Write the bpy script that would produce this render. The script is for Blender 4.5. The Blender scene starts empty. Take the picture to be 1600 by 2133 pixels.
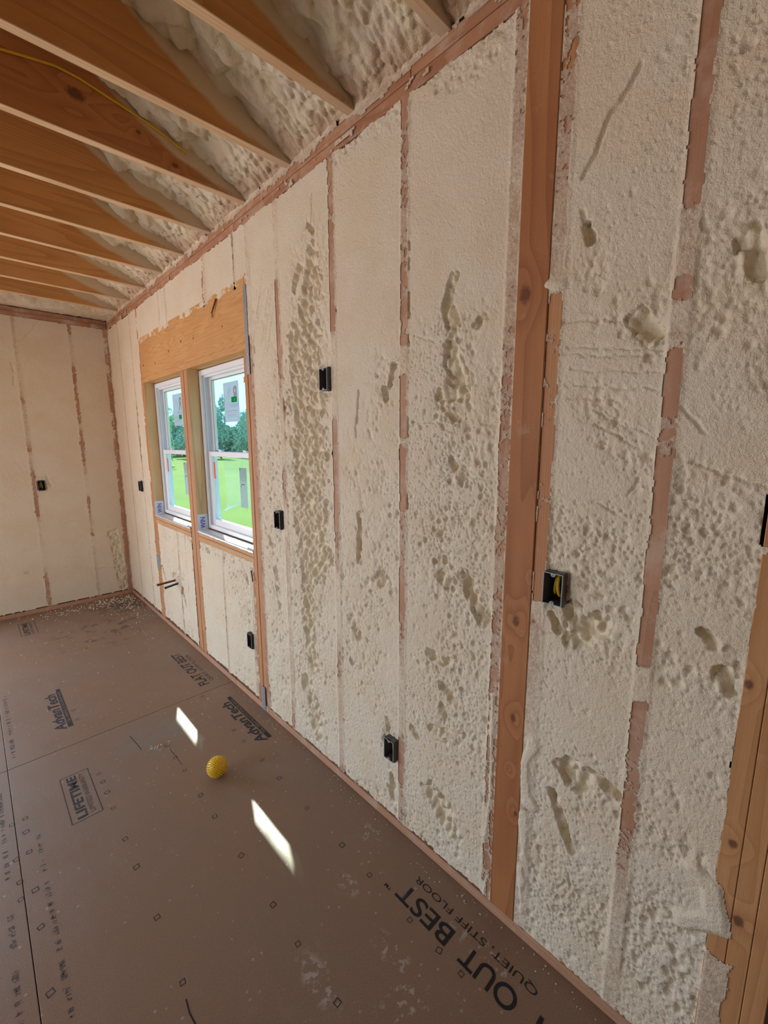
import bpy, bmesh, math, random
import numpy as np
from mathutils import Vector, Matrix

# ---------------------------------------------------------------- camera
# x = 0 is the inner face of the long framed wall (room on the -x side), y runs
# away from the camera to the far wall, z is up; metres.
CAM_M = [[0.72058037, 0.1137522, -0.68397687], [-0.69336953, 0.11590968, -0.71119874], [-0.00162088, 0.98672457, 0.16239455]]
CAM_LOC = (-1.13112, 0.0, 1.60532)
CAM_F = 897.862

C = bpy.context.scene.collection
SC = bpy.context.scene
cam = bpy.data.cameras.new('camera')
cam.sensor_fit = 'HORIZONTAL'; cam.sensor_width = 36.0
cam.lens = CAM_F * 36.0 / 1600.0
cam.clip_start = 0.02; cam.clip_end = 400
camo = bpy.data.objects.new('camera', cam); C.objects.link(camo)
mw = Matrix(CAM_M).to_4x4(); mw.translation = Vector(CAM_LOC)
camo.matrix_world = mw
SC.camera = camo

# ---------------------------------------------------------------- sky, sun, exposure
SC.view_settings.view_transform = 'Standard'
SC.view_settings.look = 'None'
SC.view_settings.gamma = 1.0
SC.view_settings.use_curve_mapping = False
SC.view_settings.exposure = EXPOSURE = 0.85
world = bpy.data.worlds.new('sky'); SC.world = world
world.use_nodes = True
nt = world.node_tree; nt.nodes.clear()
wo = nt.nodes.new('ShaderNodeOutputWorld'); bg = nt.nodes.new('ShaderNodeBackground')
tc = nt.nodes.new('ShaderNodeTexCoord'); sx = nt.nodes.new('ShaderNodeSeparateXYZ')
rp = nt.nodes.new('ShaderNodeValToRGB')
nt.links.new(tc.outputs['Generated'], sx.inputs[0]); nt.links.new(sx.outputs['Z'], rp.inputs[0])
rp.color_ramp.elements[0].position = 0.0; rp.color_ramp.elements[0].color = (0.64, 0.83, 1.0, 1)
rp.color_ramp.elements[1].position = 1.0; rp.color_ramp.elements[1].color = (0.38, 0.57, 1.0, 1)
e = rp.color_ramp.elements.new(0.35); e.color = (0.56, 0.75, 1.0, 1)
nt.links.new(rp.outputs[0], bg.inputs['Color']); bg.inputs['Strength'].default_value = 1.5
nt.links.new(bg.outputs[0], wo.inputs['Surface'])
SUN_DIR = Vector((-0.375, -0.994, -1.0)).normalized()
sun = bpy.data.lights.new('sun', 'SUN'); sun.energy = 12.0; sun.angle = math.radians(0.53); sun.color = (1.0, 0.82, 0.66)
suno = bpy.data.objects.new('sun', sun); C.objects.link(suno)
suno.rotation_euler = SUN_DIR.to_track_quat('-Z', 'Y').to_euler(); suno.location = (6, 12, 12)
# sky portals in the unseen openings, which are placed for the light they give
XO, YB = -4.20, -2.60        # opposite wall, wall behind the camera
OPEN_LEFT = [(1.7, 3.5, 0.0, 2.15)]
OPEN_FAR = [(-3.85, -1.60, 0.0, 2.15)]
OPEN_BACK = [(-4.0, -3.3, 0.0, 2.15)]
def portal(loc, rot, sx_, sy_):
    l = bpy.data.lights.new('daylight_portal', 'AREA'); l.shape = 'RECTANGLE'; l.size = sx_; l.size_y = sy_
    l.cycles.is_portal = True
    o = bpy.data.objects.new('daylight_portal', l); C.objects.link(o); o.location = loc; o.rotation_euler = rot
for (a, b, z0, z1) in OPEN_LEFT:
    portal((XO - .05, (a + b) / 2, (z0 + z1) / 2), (0, math.radians(-90), 0), z1 - z0, b - a)
for (a, b, z0, z1) in OPEN_BACK:
    portal(((a + b) / 2, YB - .05, (z0 + z1) / 2), (math.radians(90), 0, 0), b - a, z1 - z0)
for (a, b, z0, z1) in OPEN_FAR:
    portal(((a + b) / 2, 5.083 + .20, (z0 + z1) / 2), (math.radians(-90), 0, 0), b - a, z1 - z0)
# area lamps added in the unseen doorways, giving most of the room light
def doorway_fill(loc, aim, w, h, power, col):
    l = bpy.data.lights.new('doorway_fill_lamp', 'AREA'); l.shape = 'RECTANGLE'; l.size = w; l.size_y = h
    l.energy = power; l.color = col
    o = bpy.data.objects.new('doorway_fill_lamp', l); C.objects.link(o); o.location = loc
    o.rotation_euler = Vector(aim).to_track_quat('-Z', 'Z').to_euler()
for (a, b, z0, z1) in OPEN_LEFT:
    doorway_fill((XO - .25, (a + b) / 2, (z0 + z1) / 2), (1, 0, -.12), b - a, z1 - z0, 40.0, (.64, .80, 1.0))
for (a, b, z0, z1) in OPEN_FAR:
    doorway_fill(((a + b) / 2, 5.083 + .35, (z0 + z1) / 2), (0, -1, -.12), b - a, z1 - z0, 54.0, (.72, .86, 1.0))

# ---------------------------------------------------------------- measured tables (wall y, z in metres)
PATCH_BUBBLE = [([(1.604, 2.389), (1.629, 2.246)], 0.035, 1),
([(1.611, 2.261), (1.693, 2.084)], 0.06, 1),
([(1.687, 2.062), (1.672, 1.794)], 0.1, 1),
([(1.71, 1.797), (1.646, 1.56)], 0.11, 1),
([(1.704, 1.559), (1.661, 1.249)], 0.11, 1),
([(1.713, 1.242), (1.651, 1.066)], 0.1, 1),
([(1.731, 1.002), (1.708, 0.737)], 0.05, 1),
([(1.729, 0.731), (1.698, 0.511)], 0.045, 1),
([(1.765, 0.378), (1.65, 0.218)], 0.05, 1),
([(1.706, 0.19), (1.666, 0.129)], 0.03, 0.8),
([(1.634, 2.49), (1.601, 2.461)], 0.012, 1),
([(1.751, 2.275), (1.708, 2.343)], 0.02, 1),
([(0.869, 2.093), (0.894, 2.016)], 0.018, 1),
([(0.894, 2.016), (0.865, 1.968)], 0.025, 1),
([(0.872, 1.885), (0.841, 1.78)], 0.03, 1),
([(0.916, 1.749), (0.821, 1.747)], 0.022, 1),
([(0.896, 1.718), (0.856, 1.675)], 0.016, 1),
([(0.753, 1.961), (0.785, 1.94)], 0.014, 1),
([(0.792, 1.162), (0.723, 1.042)], 0.022, 1),
([(0.901, 1.145), (0.87, 1.126)], 0.02, 1),
([(0.938, 0.843), (0.851, 0.834)], 0.02, 1),
([(0.926, 1.297), (0.885, 1.296)], 0.012, 1),
([(0.892, 0.744), (0.805, 0.691)], 0.014, 1),
([(0.878, 0.656), (0.867, 0.633)], 0.014, 1),
([(0.933, 0.551), (0.865, 0.558)], 0.013, 1),
([(0.92, 0.275), (0.857, 0.246)], 0.042, 1),
([(0.867, 0.218), (0.811, 0.197)], 0.03, 1),
([(0.924, 1.191), (0.882, 1.208)], 0.012, 1),
([(1.161, 0.465), (1.155, 0.413)], 0.014, 1),
([(1.135, 0.224), (1.121, 0.176)], 0.014, 1),
([(1.135, 0.144), (1.121, 0.119)], 0.022, 0.8),
([(1.017, 0.497), (0.996, 0.477)], 0.014, 1),
([(1.342, 0.785), (1.333, 0.766)], 0.016, 1),
([(1.394, 0.642), (1.377, 0.626)], 0.01, 1),
([(0.447, 1.155), (0.398, 1.089)], 0.022, 1),
([(0.475, 1.084), (0.499, 1.126)], 0.01, 1),
([(0.435, 1.069), (0.384, 1.147)], 0.02, 0.7),
([(0.428, 0.685), (0.379, 0.655)], 0.03, 1),
([(0.364, 0.71), (0.289, 0.685)], 0.016, 0.8),
([(0.464, 0.584), (0.395, 0.433)], 0.012, 1.2),
([(0.354, 1.143), (0.381, 1.108)], 0.015, 0.7),
([(0.164, 1.985), (0.143, 1.929)], 0.02, 0.6),
([(0.34, 1.88), (0.313, 1.835)], 0.018, 0.6),
([(0.473, 2.111), (0.462, 2.077)], 0.008, 0.6),
([(1.126, 1.872), (1.145, 1.808)], 0.012, 0.6),
([(1.175, 1.794), (1.168, 1.759)], 0.012, 0.6),
([(0.12, 1.107), (0.1, 1.071)], 0.014, 0.6),
([(0.153, 1.185), (0.134, 1.169)], 0.014, 0.6),
([(1.389, 0.836), (1.342, 0.763)], 0.02, 0.8),
([(1.317, 1.313), (1.33, 1.108)], 0.012, 1),
([(1.19, 1.088), (1.204, 1.055)], 0.02, 0.6),
([(0.862, 1.542), (0.812, 1.467)], 0.014, 0.7),
([(1.178, 0.368), (1.173, 0.366)], 0.012, 0.8),
([(3.7, 0.5), (3.589, 0.493)], 0.03, 1),
([(3.513, 0.443), (3.457, 0.309)], 0.016, 1),
([(3.987, 0.522), (3.922, 0.427)], 0.016, 1),
([(2.378, 0.805), (2.358, 0.764)], 0.012, 0.8),
([(2.959, 0.869), (2.912, 0.853)], 0.016, 0.8),
([(2.015, 0.915), (2.011, 0.781)], 0.02, 0.7),
([(2.004, 0.742), (1.997, 0.703)], 0.014, 0.9),
([(2.066, 1.092), (2.05, 1.041)], 0.014, 0.6)]
PATCH_ROUGH = [([(1.643, 2.325), (1.671, 1.062)], 0.16, 1),
([(1.711, 1.054), (1.723, 0.015)], 0.15, 0.8),
([(1.257, 1.454), (1.205, 1.015)], 0.14, 1),
([(1.323, 0.985), (1.296, 0.669)], 0.14, 0.9),
([(1.2, 1.881), (1.228, 1.639)], 0.07, 0.6),
([(0.836, 1.922), (0.827, 1.633)], 0.1, 0.6),
([(0.827, 1.633), (0.816, 1.31)], 0.14, 0.75),
([(0.833, 1.243), (0.766, 0.962)], 0.16, 0.75),
([(0.861, 0.803), (0.793, 0.615)], 0.14, 0.5),
([(0.712, 1.768), (0.676, 1.346)], 0.05, 0.7),
([(0.177, 1.972), (0.117, 1.75)], 0.11, 1.15),
([(0.337, 1.9), (0.32, 1.816)], 0.06, 1.1),
([(0.197, 1.459), (0.084, 1.442)], 0.1, 1.2),
([(0.211, 1.326), (0.072, 1.326)], 0.09, 1.0),
([(0.471, 1.311), (0.357, 1.103)], 0.1, 1.0),
([(0.39, 0.709), (0.287, 0.658)], 0.06, 0.9),
([(0.217, 0.746), (0.156, 0.628)], 0.06, 1.0),
([(0.444, 0.267), (0.038, 0.287)], 0.1, 1.1),
([(0.144, 0.387), (0.039, 0.3)], 0.1, 1.2),
([(0.426, 1.708), (0.318, 1.559)], 0.05, 0.7),
([(0.476, 1.389), (0.304, 1.389)], 0.06, 0.6),
([(0.179, 1.083), (0.069, 1.084)], 0.08, 0.9),
([(1.95, 0.125), (1.769, -0.011), (1.065, 0.1), (0.694, 0.109)], 0.05, 0.9),
([(1.883, 2.265), (2.023, 0.179)], 0.05, 0.5),
([(2.037, 1.529), (1.996, 0.192)], 0.12, 0.6),
([(0.442, 2.071), (0.372, 1.845)], 0.06, 0.4),
([(1.024, 2.682), (0.71, 2.651)], 0.07, 0.6),
([(1.375, 2.694), (1.106, 2.684)], 0.06, 0.5),
([(2.206, 2.383), (1.94, 2.104)], 0.06, 0.25),
([(3.776, 0.525), (3.449, 0.499)], 0.1, 1.0),
([(2.462, 0.739), (2.359, 0.536)], 0.12, 0.9),
([(3.0, 0.871), (2.577, 0.885)], 0.07, 0.8),
([(3.888, 0.062), (3.384, 0.057)], 0.08, 0.8),
([(2.534, 0.15), (2.251, 0.107)], 0.08, 0.6),
([(3.88, 0.84), (3.27, 0.878)], 0.06, 0.6),
([(2.309, 0.428), (2.164, 0.115)], 0.08, 0.8)]
GROOVES = [([(0.529, 1.908), (0.44, 1.898), (0.385, 1.881)], 0.003, 0.003),
([(0.515, 1.826), (0.369, 1.799), (0.292, 1.793)], 0.0025, 0.003),
([(0.506, 1.749), (0.406, 1.733), (0.293, 1.722)], 0.003, 0.003),
([(0.495, 1.717), (0.371, 1.702)], 0.0025, 0.003),
([(0.436, 1.685), (0.334, 1.625)], 0.003, 0.003),
([(0.421, 1.645), (0.321, 1.592)], 0.003, 0.003),
([(2.002, 2.335), (2.181, 2.044)], 0.003, 0.003),
([(1.938, 2.34), (2.018, 2.117)], 0.003, 0.003),
([(1.894, 2.392), (1.975, 2.22)], 0.003, 0.003),
([(2.008, 2.071), (2.096, 1.967)], 0.003, 0.003),
([(1.929, 2.232), (2.012, 2.026)], 0.003, 0.003),
([(1.03, 1.954), (0.94, 1.921)], 0.003, 0.003),
([(1.006, 1.495), (0.683, 1.491)], 0.003, 0.003),
([(1.032, 1.365), (0.856, 1.361), (0.693, 1.356)], 0.003, 0.003),
([(0.523, 1.06), (0.322, 1.087)], 0.003, 0.003),
([(0.511, 1.317), (0.409, 1.322)], 0.003, 0.003),
([(0.223, 1.255), (0.119, 1.259)], 0.003, 0.003),
([(0.203, 0.925), (0.102, 0.93)], 0.003, 0.003),
([(0.385, 2.4), (0.398, 2.367), (0.441, 2.328), (0.463, 2.27), (0.492, 2.222)], 0.006, 0.007),
([(0.487, 2.147), (0.474, 2.08)], 0.006, 0.006),
([(0.506, 1.841), (0.413, 1.823), (0.291, 1.803)], 0.003, 0.003),
([(0.49, 1.783), (0.287, 1.756)], 0.003, 0.003),
([(0.523, 1.902), (0.429, 1.891)], 0.003, 0.003),
([(0.401, 1.672), (0.303, 1.619)], 0.003, 0.003),
([(0.215, 1.562), (0.147, 1.534), (0.085, 1.514)], 0.006, 0.005),
([(0.253, 1.686), (0.196, 1.623)], 0.004, 0.004),
([(0.413, 1.453), (0.349, 1.43)], 0.004, 0.004),
([(0.256, 1.463), (0.208, 1.479)], 0.003, 0.003),
([(1.032, 1.169), (0.85, 1.156), (0.719, 1.155)], 0.003, 0.002),
([(0.992, 0.551), (0.696, 0.613), (0.659, 0.612)], 0.003, 0.003),
([(1.031, 1.669), (0.691, 1.65)], 0.0025, 0.003),
([(1.318, 1.797), (1.325, 1.734), (1.332, 1.678)], 0.006, 0.008),
([(1.336, 1.307), (1.312, 1.254), (1.329, 1.17), (1.336, 1.107)], 0.008, 0.014),
([(1.334, 1.697), (1.339, 1.622)], 0.005, 0.006),
([(1.594, 2.601), (1.607, 2.481)], 0.004, 0.004),
([(2.032, 2.363), (2.095, 2.222)], 0.003, 0.003),
([(1.966, 2.326), (2.06, 2.078)], 0.004, 0.003),
([(2.012, 2.423), (2.129, 2.136)], 0.003, 0.002),
([(0.453, 1.174), (0.461, 1.067)], 0.006, 0.008),
([(0.549, 2.013), (0.538, 2.033)], 0.005, 0.006),
([(0.406, 0.317), (0.43, 0.279)], 0.004, 0.006),
([(0.402, 0.354), (0.394, 0.31)], 0.004, 0.006),
([(0.314, 1.514), (0.332, 1.478)], 0.004, 0.003),
([(3.218, 0.905), (3.026, 0.726)], 0.004, 0.003),
([(2.47, 0.936), (2.362, 0.778)], 0.004, 0.004),
([(3.562, 0.612), (3.527, 0.48)], 0.01, 0.01),
([(0.642, 2.275), (0.655, 2.251)], 0.006, 0.006),
([(0.652, 2.181), (0.645, 2.144)], 0.006, 0.006),
([(1.055, 2.251), (1.055, 2.229)], 0.004, 0.014),
([(1.055, 2.199), (1.055, 2.17)], 0.004, 0.014),
([(1.052, 2.094), (1.053, 2.019)], 0.006, 0.016),
([(1.055, 1.958), (1.054, 1.927)], 0.004, 0.014),
([(1.054, 1.686), (1.053, 1.62)], 0.004, 0.014),
([(1.056, 1.415), (1.056, 1.362)], 0.004, 0.014),
([(1.451, 2.132), (1.451, 2.114)], 0.004, 0.014),
([(1.909, 2.099), (1.912, 2.012)], 0.004, 0.01),
([(2.134, 2.09), (2.133, 2.054)], 0.005, 0.01),
([(1.875, 1.808), (1.864, 1.718)], 0.006, 0.01),
([(1.9, 1.765), (1.918, 1.65)], 0.008, 0.006)]
FAR_BUBBLE = [([(-0.13, 0.675), (-0.065, 0.064)], 0.05, 1),
([(0.021, 2.672), (0.005, 1.7)], 0.022, 0.7),
([(0.005, 1.7), (-0.027, 0.189)], 0.022, 0.7)]
FAR_GROOVES = [([(-0.536, 0.844), (-0.375, 0.837)], 0.006, 0.006),
([(-0.539, 0.741), (-0.409, 0.726)], 0.005, 0.005),
([(-0.541, 0.637), (-0.479, 0.65), (-0.383, 0.625)], 0.006, 0.006),
([(-0.518, 0.493), (-0.408, 0.492)], 0.004, 0.004),
([(-0.55, 0.393), (-0.484, 0.404), (-0.398, 0.391)], 0.006, 0.006),
([(-0.518, 0.328), (-0.409, 0.314)], 0.005, 0.006),
([(-0.498, 2.702), (-0.665, 2.472)], 0.006, 0.006),
([(-0.753, 2.287), (-0.745, 2.207)], 0.006, 0.008),
([(-0.753, 2.166), (-0.753, 2.105)], 0.006, 0.008),
([(-0.862, 0.403), (-0.827, 0.405)], 0.006, 0.01),
([(-0.825, 1.436), (-0.768, 1.348)], 0.006, 0.004),
([(-0.31, 0.328), (-0.032, 0.295)], 0.006, 0.01),
([(-0.166, 0.746), (-0.007, 0.734)], 0.005, 0.008),
([(-0.177, 0.632), (-0.026, 0.613)], 0.005, 0.008),
([(-0.612, 1.287), (-0.582, 1.195)], 0.01, 0.008),
([(0.021, 2.672), (0.013, 2.032), (0.0, 1.311), (-0.023, 0.134)], 0.012, 0.015)]


# ---------------------------------------------------------------- numpy noise
def _h(ix, iy, s):
    n = (ix.astype(np.int64) * 374761393 + iy.astype(np.int64) * 668265263 + s * 974634777) & 0x7fffffff
    n = ((n ^ (n >> 13)) * 1274126177) & 0x7fffffff
    n = (n ^ (n >> 16)) & 0x7fffffff
    return (n % 100003) / 100003.0
def vnoise(x, y, s=0):
    ix = np.floor(x); iy = np.floor(y); fx = x - ix; fy = y - iy
    u = fx * fx * fx * (fx * (fx * 6 - 15) + 10); v = fy * fy * fy * (fy * (fy * 6 - 15) + 10)
    a = _h(ix, iy, s); b = _h(ix + 1, iy, s); c = _h(ix, iy + 1, s); d = _h(ix + 1, iy + 1, s)
    return ((a * (1 - u) + b * u) * (1 - v) + (c * (1 - u) + d * u) * v) * 2 - 1
def fbm(x, y, o=3, s=0, g=.5):
    t = 0; a = 1.0; n = 0
    for k in range(o):
        t = t + a * vnoise(x * 2 ** k + 17.3 * k, y * 2 ** k - 9.1 * k, s + k); n += a; a *= g
    return t / n
def voro(x, y, s=0, jit=.9):
    ix = np.floor(x); iy = np.floor(y)
    f1 = np.full(x.shape, 9.0); f2 = np.full(x.shape, 9.0); idr = np.zeros(x.shape)
    for dx in (-1, 0, 1):
        for dy in (-1, 0, 1):
            cx = ix + dx; cy = iy + dy
            px = cx + .5 + (_h(cx, cy, s) - .5) * jit; py = cy + .5 + (_h(cx, cy, s + 7) - .5) * jit
            r = _h(cx, cy, s + 13)
            d = np.hypot(px - x, py - y)
            m = d < f1
            f2 = np.where(m, f1, np.minimum(f2, d)); idr = np.where(m, r, idr); f1 = np.where(m, d, f1)
    return f1, f2, idr
def domes(x, y, s=0, k=1.5):
    """overlapping rounded bubbles with creased joints, about 0..1"""
    ix = np.floor(x); iy = np.floor(y); o = np.full(x.shape, -9.0)
    for dx in (-1, 0, 1):
        for dy in (-1, 0, 1):
            cx = ix + dx; cy = iy + dy
            px = cx + .5 + (_h(cx, cy, s) - .5) * .9; py = cy + .5 + (_h(cx, cy, s + 7) - .5) * .9
            r = _h(cx, cy, s + 13); q = _h(cx, cy, s + 19)
            d2 = (px - x) ** 2 + (py - y) ** 2
            o = np.maximum(o, .55 + .45 * r - k * d2 / (.55 + .65 * q))
    return np.clip(o, 0, 1)
def sstep(a, b, x):
    t = np.clip((x - a) / (b - a), 0, 1); return t * t * (3 - 2 * t)
def seg_field(y, z, table):
    f = np.full(y.shape, -9.0)
    for pts, r, w in table:
        for (a, b) in zip(pts[:-1], pts[1:]):
            dy, dz = b[0] - a[0], b[1] - a[1]; L = dy * dy + dz * dz + 1e-9
            t = np.clip(((y - a[0]) * dy + (z - a[1]) * dz) / L, 0, 1)
            d = np.hypot(y - a[0] - t * dy, z - a[1] - t * dz)
            f = np.maximum(f, w * (1 - d / r) if w <= 1 else (1 - d / r) * w)
    return f
def seg_dist(y, z, pts):
    f = np.full(y.shape, 9.0)
    for (a, b) in zip(pts[:-1], pts[1:]):
        dy, dz = b[0] - a[0], b[1] - a[1]; L = dy * dy + dz * dz + 1e-9
        t = np.clip(((y - a[0]) * dy + (z - a[1]) * dz) / L, 0, 1)
        f = np.minimum(f, np.hypot(y - a[0] - t * dy, z - a[1] - t * dz))
    return f

# ---------------------------------------------------------------- mesh helpers
def link(o, parent=None):
    C.objects.link(o)
    if parent is not None: o.parent = parent
    return o
def mesh_np(name, P, F, m, parent=None, smooth=True, attrs=None):
    me = bpy.data.meshes.new(name)
    P = np.asarray(P, np.float32); F = np.asarray(F, np.int32)
    k = F.shape[1]
    me.vertices.add(len(P)); me.vertices.foreach_set('co', P.ravel())
    me.loops.add(F.size); me.loops.foreach_set('vertex_index', F.ravel())
    me.polygons.add(len(F)); me.polygons.foreach_set('loop_start', np.arange(0, F.size, k, dtype=np.int32))
    if smooth: me.polygons.foreach_set('use_smooth', np.ones(len(F), bool))
    me.update(calc_edges=True)
    for an, av in (attrs or {}).items():
        at = me.attributes.new(an, 'FLOAT', 'POINT'); at.data.foreach_set('value', np.asarray(av, np.float32).ravel())
    me.materials.append(m)
    return link(bpy.data.objects.new(name, me), parent)
def grid_obj(name, X, Y, Z, keep, flip, m, parent, attrs):
    n, k = X.shape
    idx = np.arange(n * k).reshape(n, k)
    a = idx[:-1, :-1]; b = idx[1:, :-1]; c = idx[1:, 1:]; d = idx[:-1, 1:]
    F = np.stack([a, d, c, b] if flip else [a, b, c, d], -1).reshape(-1, 4)
    kk = (keep[:-1, :-1] + keep[1:, :-1] + keep[1:, 1:] + keep[:-1, 1:]).ravel() >= 3
    F = F[kk]
    if len(F) == 0: return None
    used = np.zeros(n * k, bool); used[F.ravel()] = True
    remap = np.cumsum(used) - 1
    P = np.stack([X, Y, Z], -1).reshape(-1, 3)[used]
    return mesh_np(name, P, remap[F], m, parent, True, {q: v.ravel()[used] for q, v in attrs.items()})
class MB:
    def __init__(s): s.v = []; s.f = []
    def box(s, x0, x1, y0, y1, z0, z1, taper=0):
        n = len(s.v)
        s.v += [(x0, y0, z0), (x1, y0, z0), (x1, y1, z0), (x0, y1, z0), (x0, y0, z1), (x1, y0, z1), (x1, y1, z1), (x0, y1, z1)]
        s.f += [tuple(n + i for i in q) for q in ((0, 3, 2, 1), (4, 5, 6, 7), (0, 1, 5, 4), (1, 2, 6, 5), (2, 3, 7, 6), (3, 0, 4, 7))]
        return s
    def poly(s, pts):
        n = len(s.v); s.v += [tuple(q) for q in pts]; s.f.append(tuple(range(n, n + len(pts)))); return s
    def prism(s, pts, d):      # planar polygon swept along vector d
        n = len(s.v); k = len(pts); d = Vector(d)
        s.v += [tuple(q) for q in pts] + [tuple(Vector(q) + d) for q in pts]
        s.f.append(tuple(range(n + k - 1, n - 1, -1))); s.f.append(tuple(range(n + k, n + 2 * k)))
        for i in range(k): s.f.append((n + i, n + (i + 1) % k, n + k + (i + 1) % k, n + k + i))
        return s
    def tube(s, path, r, seg=10, cap=True):
        path = [Vector(q) for q in path]; n = len(s.v); up = Vector((.3, .2, 1)).normalized()
        for i, q in enumerate(path):
            t = (path[min(i + 1, len(path) - 1)] - path[max(i - 1, 0)]).normalized()
            a = t.cross(up)
            if a.length < 1e-3: a = t.cross(Vector((1, 0, 0)))
            a.normalize(); b = t.cross(a).normalized()
            rr = r[i] if isinstance(r, (list, tuple)) else r
            for j in range(seg):
                w = 2 * math.pi * j / seg
                s.v.append(tuple(q + a * math.cos(w) * rr + b * math.sin(w) * rr))
        for i in range(len(path) - 1):
            for j in range(seg):
                k = (j + 1) % seg
                s.f.append((n + i * seg + j, n + i * seg + k, n + (i + 1) * seg + k, n + (i + 1) * seg + j))
        if cap:
            s.f.append(tuple(n + j for j in range(seg - 1, -1, -1)))
            s.f.append(tuple(n + (len(path) - 1) * seg + j for j in range(seg)))
        return s
    def build(s, name, m, parent=None, bevel=0, smooth=False, origin=None):
        me = bpy.data.meshes.new(name)
        o_ = Vector(origin) if origin is not None else Vector((0, 0, 0))
        me.from_pydata([tuple(Vector(q) - o_) for q in s.v], [], s.f); me.update()
        me.materials.append(m)
        if smooth:
            for p in me.polygons: p.use_smooth = True
        o = link(bpy.data.objects.new(name, me), parent); o.location = o_
        if bevel:
            b = o.modifiers.new('bevel', 'BEVEL'); b.width = bevel; b.segments = 1; b.limit_method = 'ANGLE'
        return o
def empty(name, loc=(0, 0, 0), parent=None):
    o = bpy.data.objects.new(name, None); o.location = loc; o.empty_display_size = .05
    return link(o, parent)
def structure(o): o['kind'] = 'structure'; return o
def tag(o, label, cat, group=None):
    o['label'] = label; o['category'] = cat
    if group: o['group'] = group
    return o
def copy_tree(o, parent=None, off=None):
    c = o.copy(); C.objects.link(c); c.parent = parent
    if parent is None and off is not None: c.location = o.location + Vector(off)
    for ch in list(o.children): copy_tree(ch, c)
    return c

# ---------------------------------------------------------------- materials
class NT:
    def __init__(s, name, rough=.8, spec=.3):
        s.m = bpy.data.materials.new(name); s.m.use_nodes = True; s.t = s.m.node_tree
        s.b = s.t.nodes['Principled BSDF']; s.b.inputs['Roughness'].default_value = rough
        s.b.inputs['Specular IOR Level'].default_value = spec
    def n(s, ty, **k):
        q = s.t.nodes.new(ty)
        for a, v in k.items():
            if a == 'inp':
                for i, w in v.items():
                    if isinstance(w, bpy.types.NodeSocket): s.t.links.new(w, q.inputs[i])
                    else: q.inputs[i].default_value = w
            else: setattr(q, a, v)
        return q
    def obj(s): return s.n('ShaderNodeTexCoord').outputs['Object']
    def math(s, op, a, b=0.0, c=None, clamp=False):
        i = {0: a, 1: b}
        if c is not None: i[2] = c
        return s.n('ShaderNodeMath', operation=op, use_clamp=clamp, inp=i).outputs[0]
    def noise(s, vec, scale, detail=3, rough=.5, dim='3D'):
        return s.n('ShaderNodeTexNoise', inp={'Vector': vec, 'Scale': scale, 'Detail': detail, 'Roughness': rough}).outputs['Fac']
    def mapping(s, vec, scale=(1, 1, 1), loc=(0, 0, 0), rot=(0, 0, 0)):
        return s.n('ShaderNodeMapping', inp={'Vector': vec, 'Scale': scale, 'Location': loc, 'Rotation': rot}).outputs[0]
    def ramp(s, f, stops):
        r = s.n('ShaderNodeValToRGB', inp={0: f}); e = r.color_ramp.elements
        while len(e) < len(stops): e.new(.5)
        for q, (p, c) in zip(e, stops):
            q.position = p; q.color = (c, c, c, 1) if not hasattr(c, '__len__') else (*c, 1)
        return r.outputs[0]
    def mix(s, f, a, b, mode='MIX'):
        q = s.n('ShaderNodeMix', data_type='RGBA', blend_type=mode)
        for i, w in ((0, f), (6, a), (7, b)):
            if isinstance(w, bpy.types.NodeSocket): s.t.links.new(w, q.inputs[i])
            else: q.inputs[i].default_value = w if i == 0 else ((*w, 1) if len(w) == 3 else w)
        return q.outputs[2]
    def mr(s, f, a, b, c=0.0, d=1.0, sm=True):
        return s.n('ShaderNodeMapRange', interpolation_type='SMOOTHSTEP' if sm else 'LINEAR', inp={0: f, 1: a, 2: b, 3: c, 4: d}).outputs[0]
    def attr(s, n): return s.n('ShaderNodeAttribute', attribute_name=n).outputs['Fac']
    def color(s, c):
        if isinstance(c, bpy.types.NodeSocket): s.t.links.new(c, s.b.inputs['Base Color'])
        else: s.b.inputs['Base Color'].default_value = (*c, 1)
        return s
    def bump(s, h, strength=.3, dist=.002):
        b = s.n('ShaderNodeBump', inp={'Height': h, 'Strength': strength, 'Distance': dist})
        s.t.links.new(b.outputs[0], s.b.inputs['Normal']); return s
def plain(name, col, rough=.5, metal=0.0, spec=.4):
    q = NT(name, rough, spec); q.color(col); q.b.inputs['Metallic'].default_value = metal; return q.m

def foam_mat(name, base, skin, film):
    q = NT(name, .92, .15); o = q.obj()
    sk = q.attr('skin'); fi = q.attr('film')
    n1 = q.noise(o, 5.0, 3); n2 = q.noise(o, 130.0, 2, .6); n3 = q.noise(o, 420.0, 2, .6)
    c = q.mix(q.mr(n1, .35, .7), base, tuple(v * w for v, w in zip(base, (.97, .93, .88))))
    c = q.mix(q.mr(n2, .5, .72, 0, .35), c, tuple(v * w for v, w in zip(base, (1.06, .98, .96))))
    c = q.mix(sk, c, skin)
    fn = q.math('ADD', fi, q.math('MULTIPLY', q.math('SUBTRACT', q.noise(o, 160, 4, .7), .5), 1.1), clamp=True)
    c = q.mix(q.mr(fn, .05, 1.0, 0, .92), c, film)
    q.color(c)
    h = q.math('ADD', q.math('MULTIPLY', n2, 1.2), q.math('MULTIPLY', n3, .6))
    q.bump(h, .8, .0035)
    return q.m
M = {}
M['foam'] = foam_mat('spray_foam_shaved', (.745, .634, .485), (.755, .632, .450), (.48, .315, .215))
M['roof_foam'] = foam_mat('spray_foam_roof', (.68, .585, .445), (.70, .60, .41), (.50, .32, .2))

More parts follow.
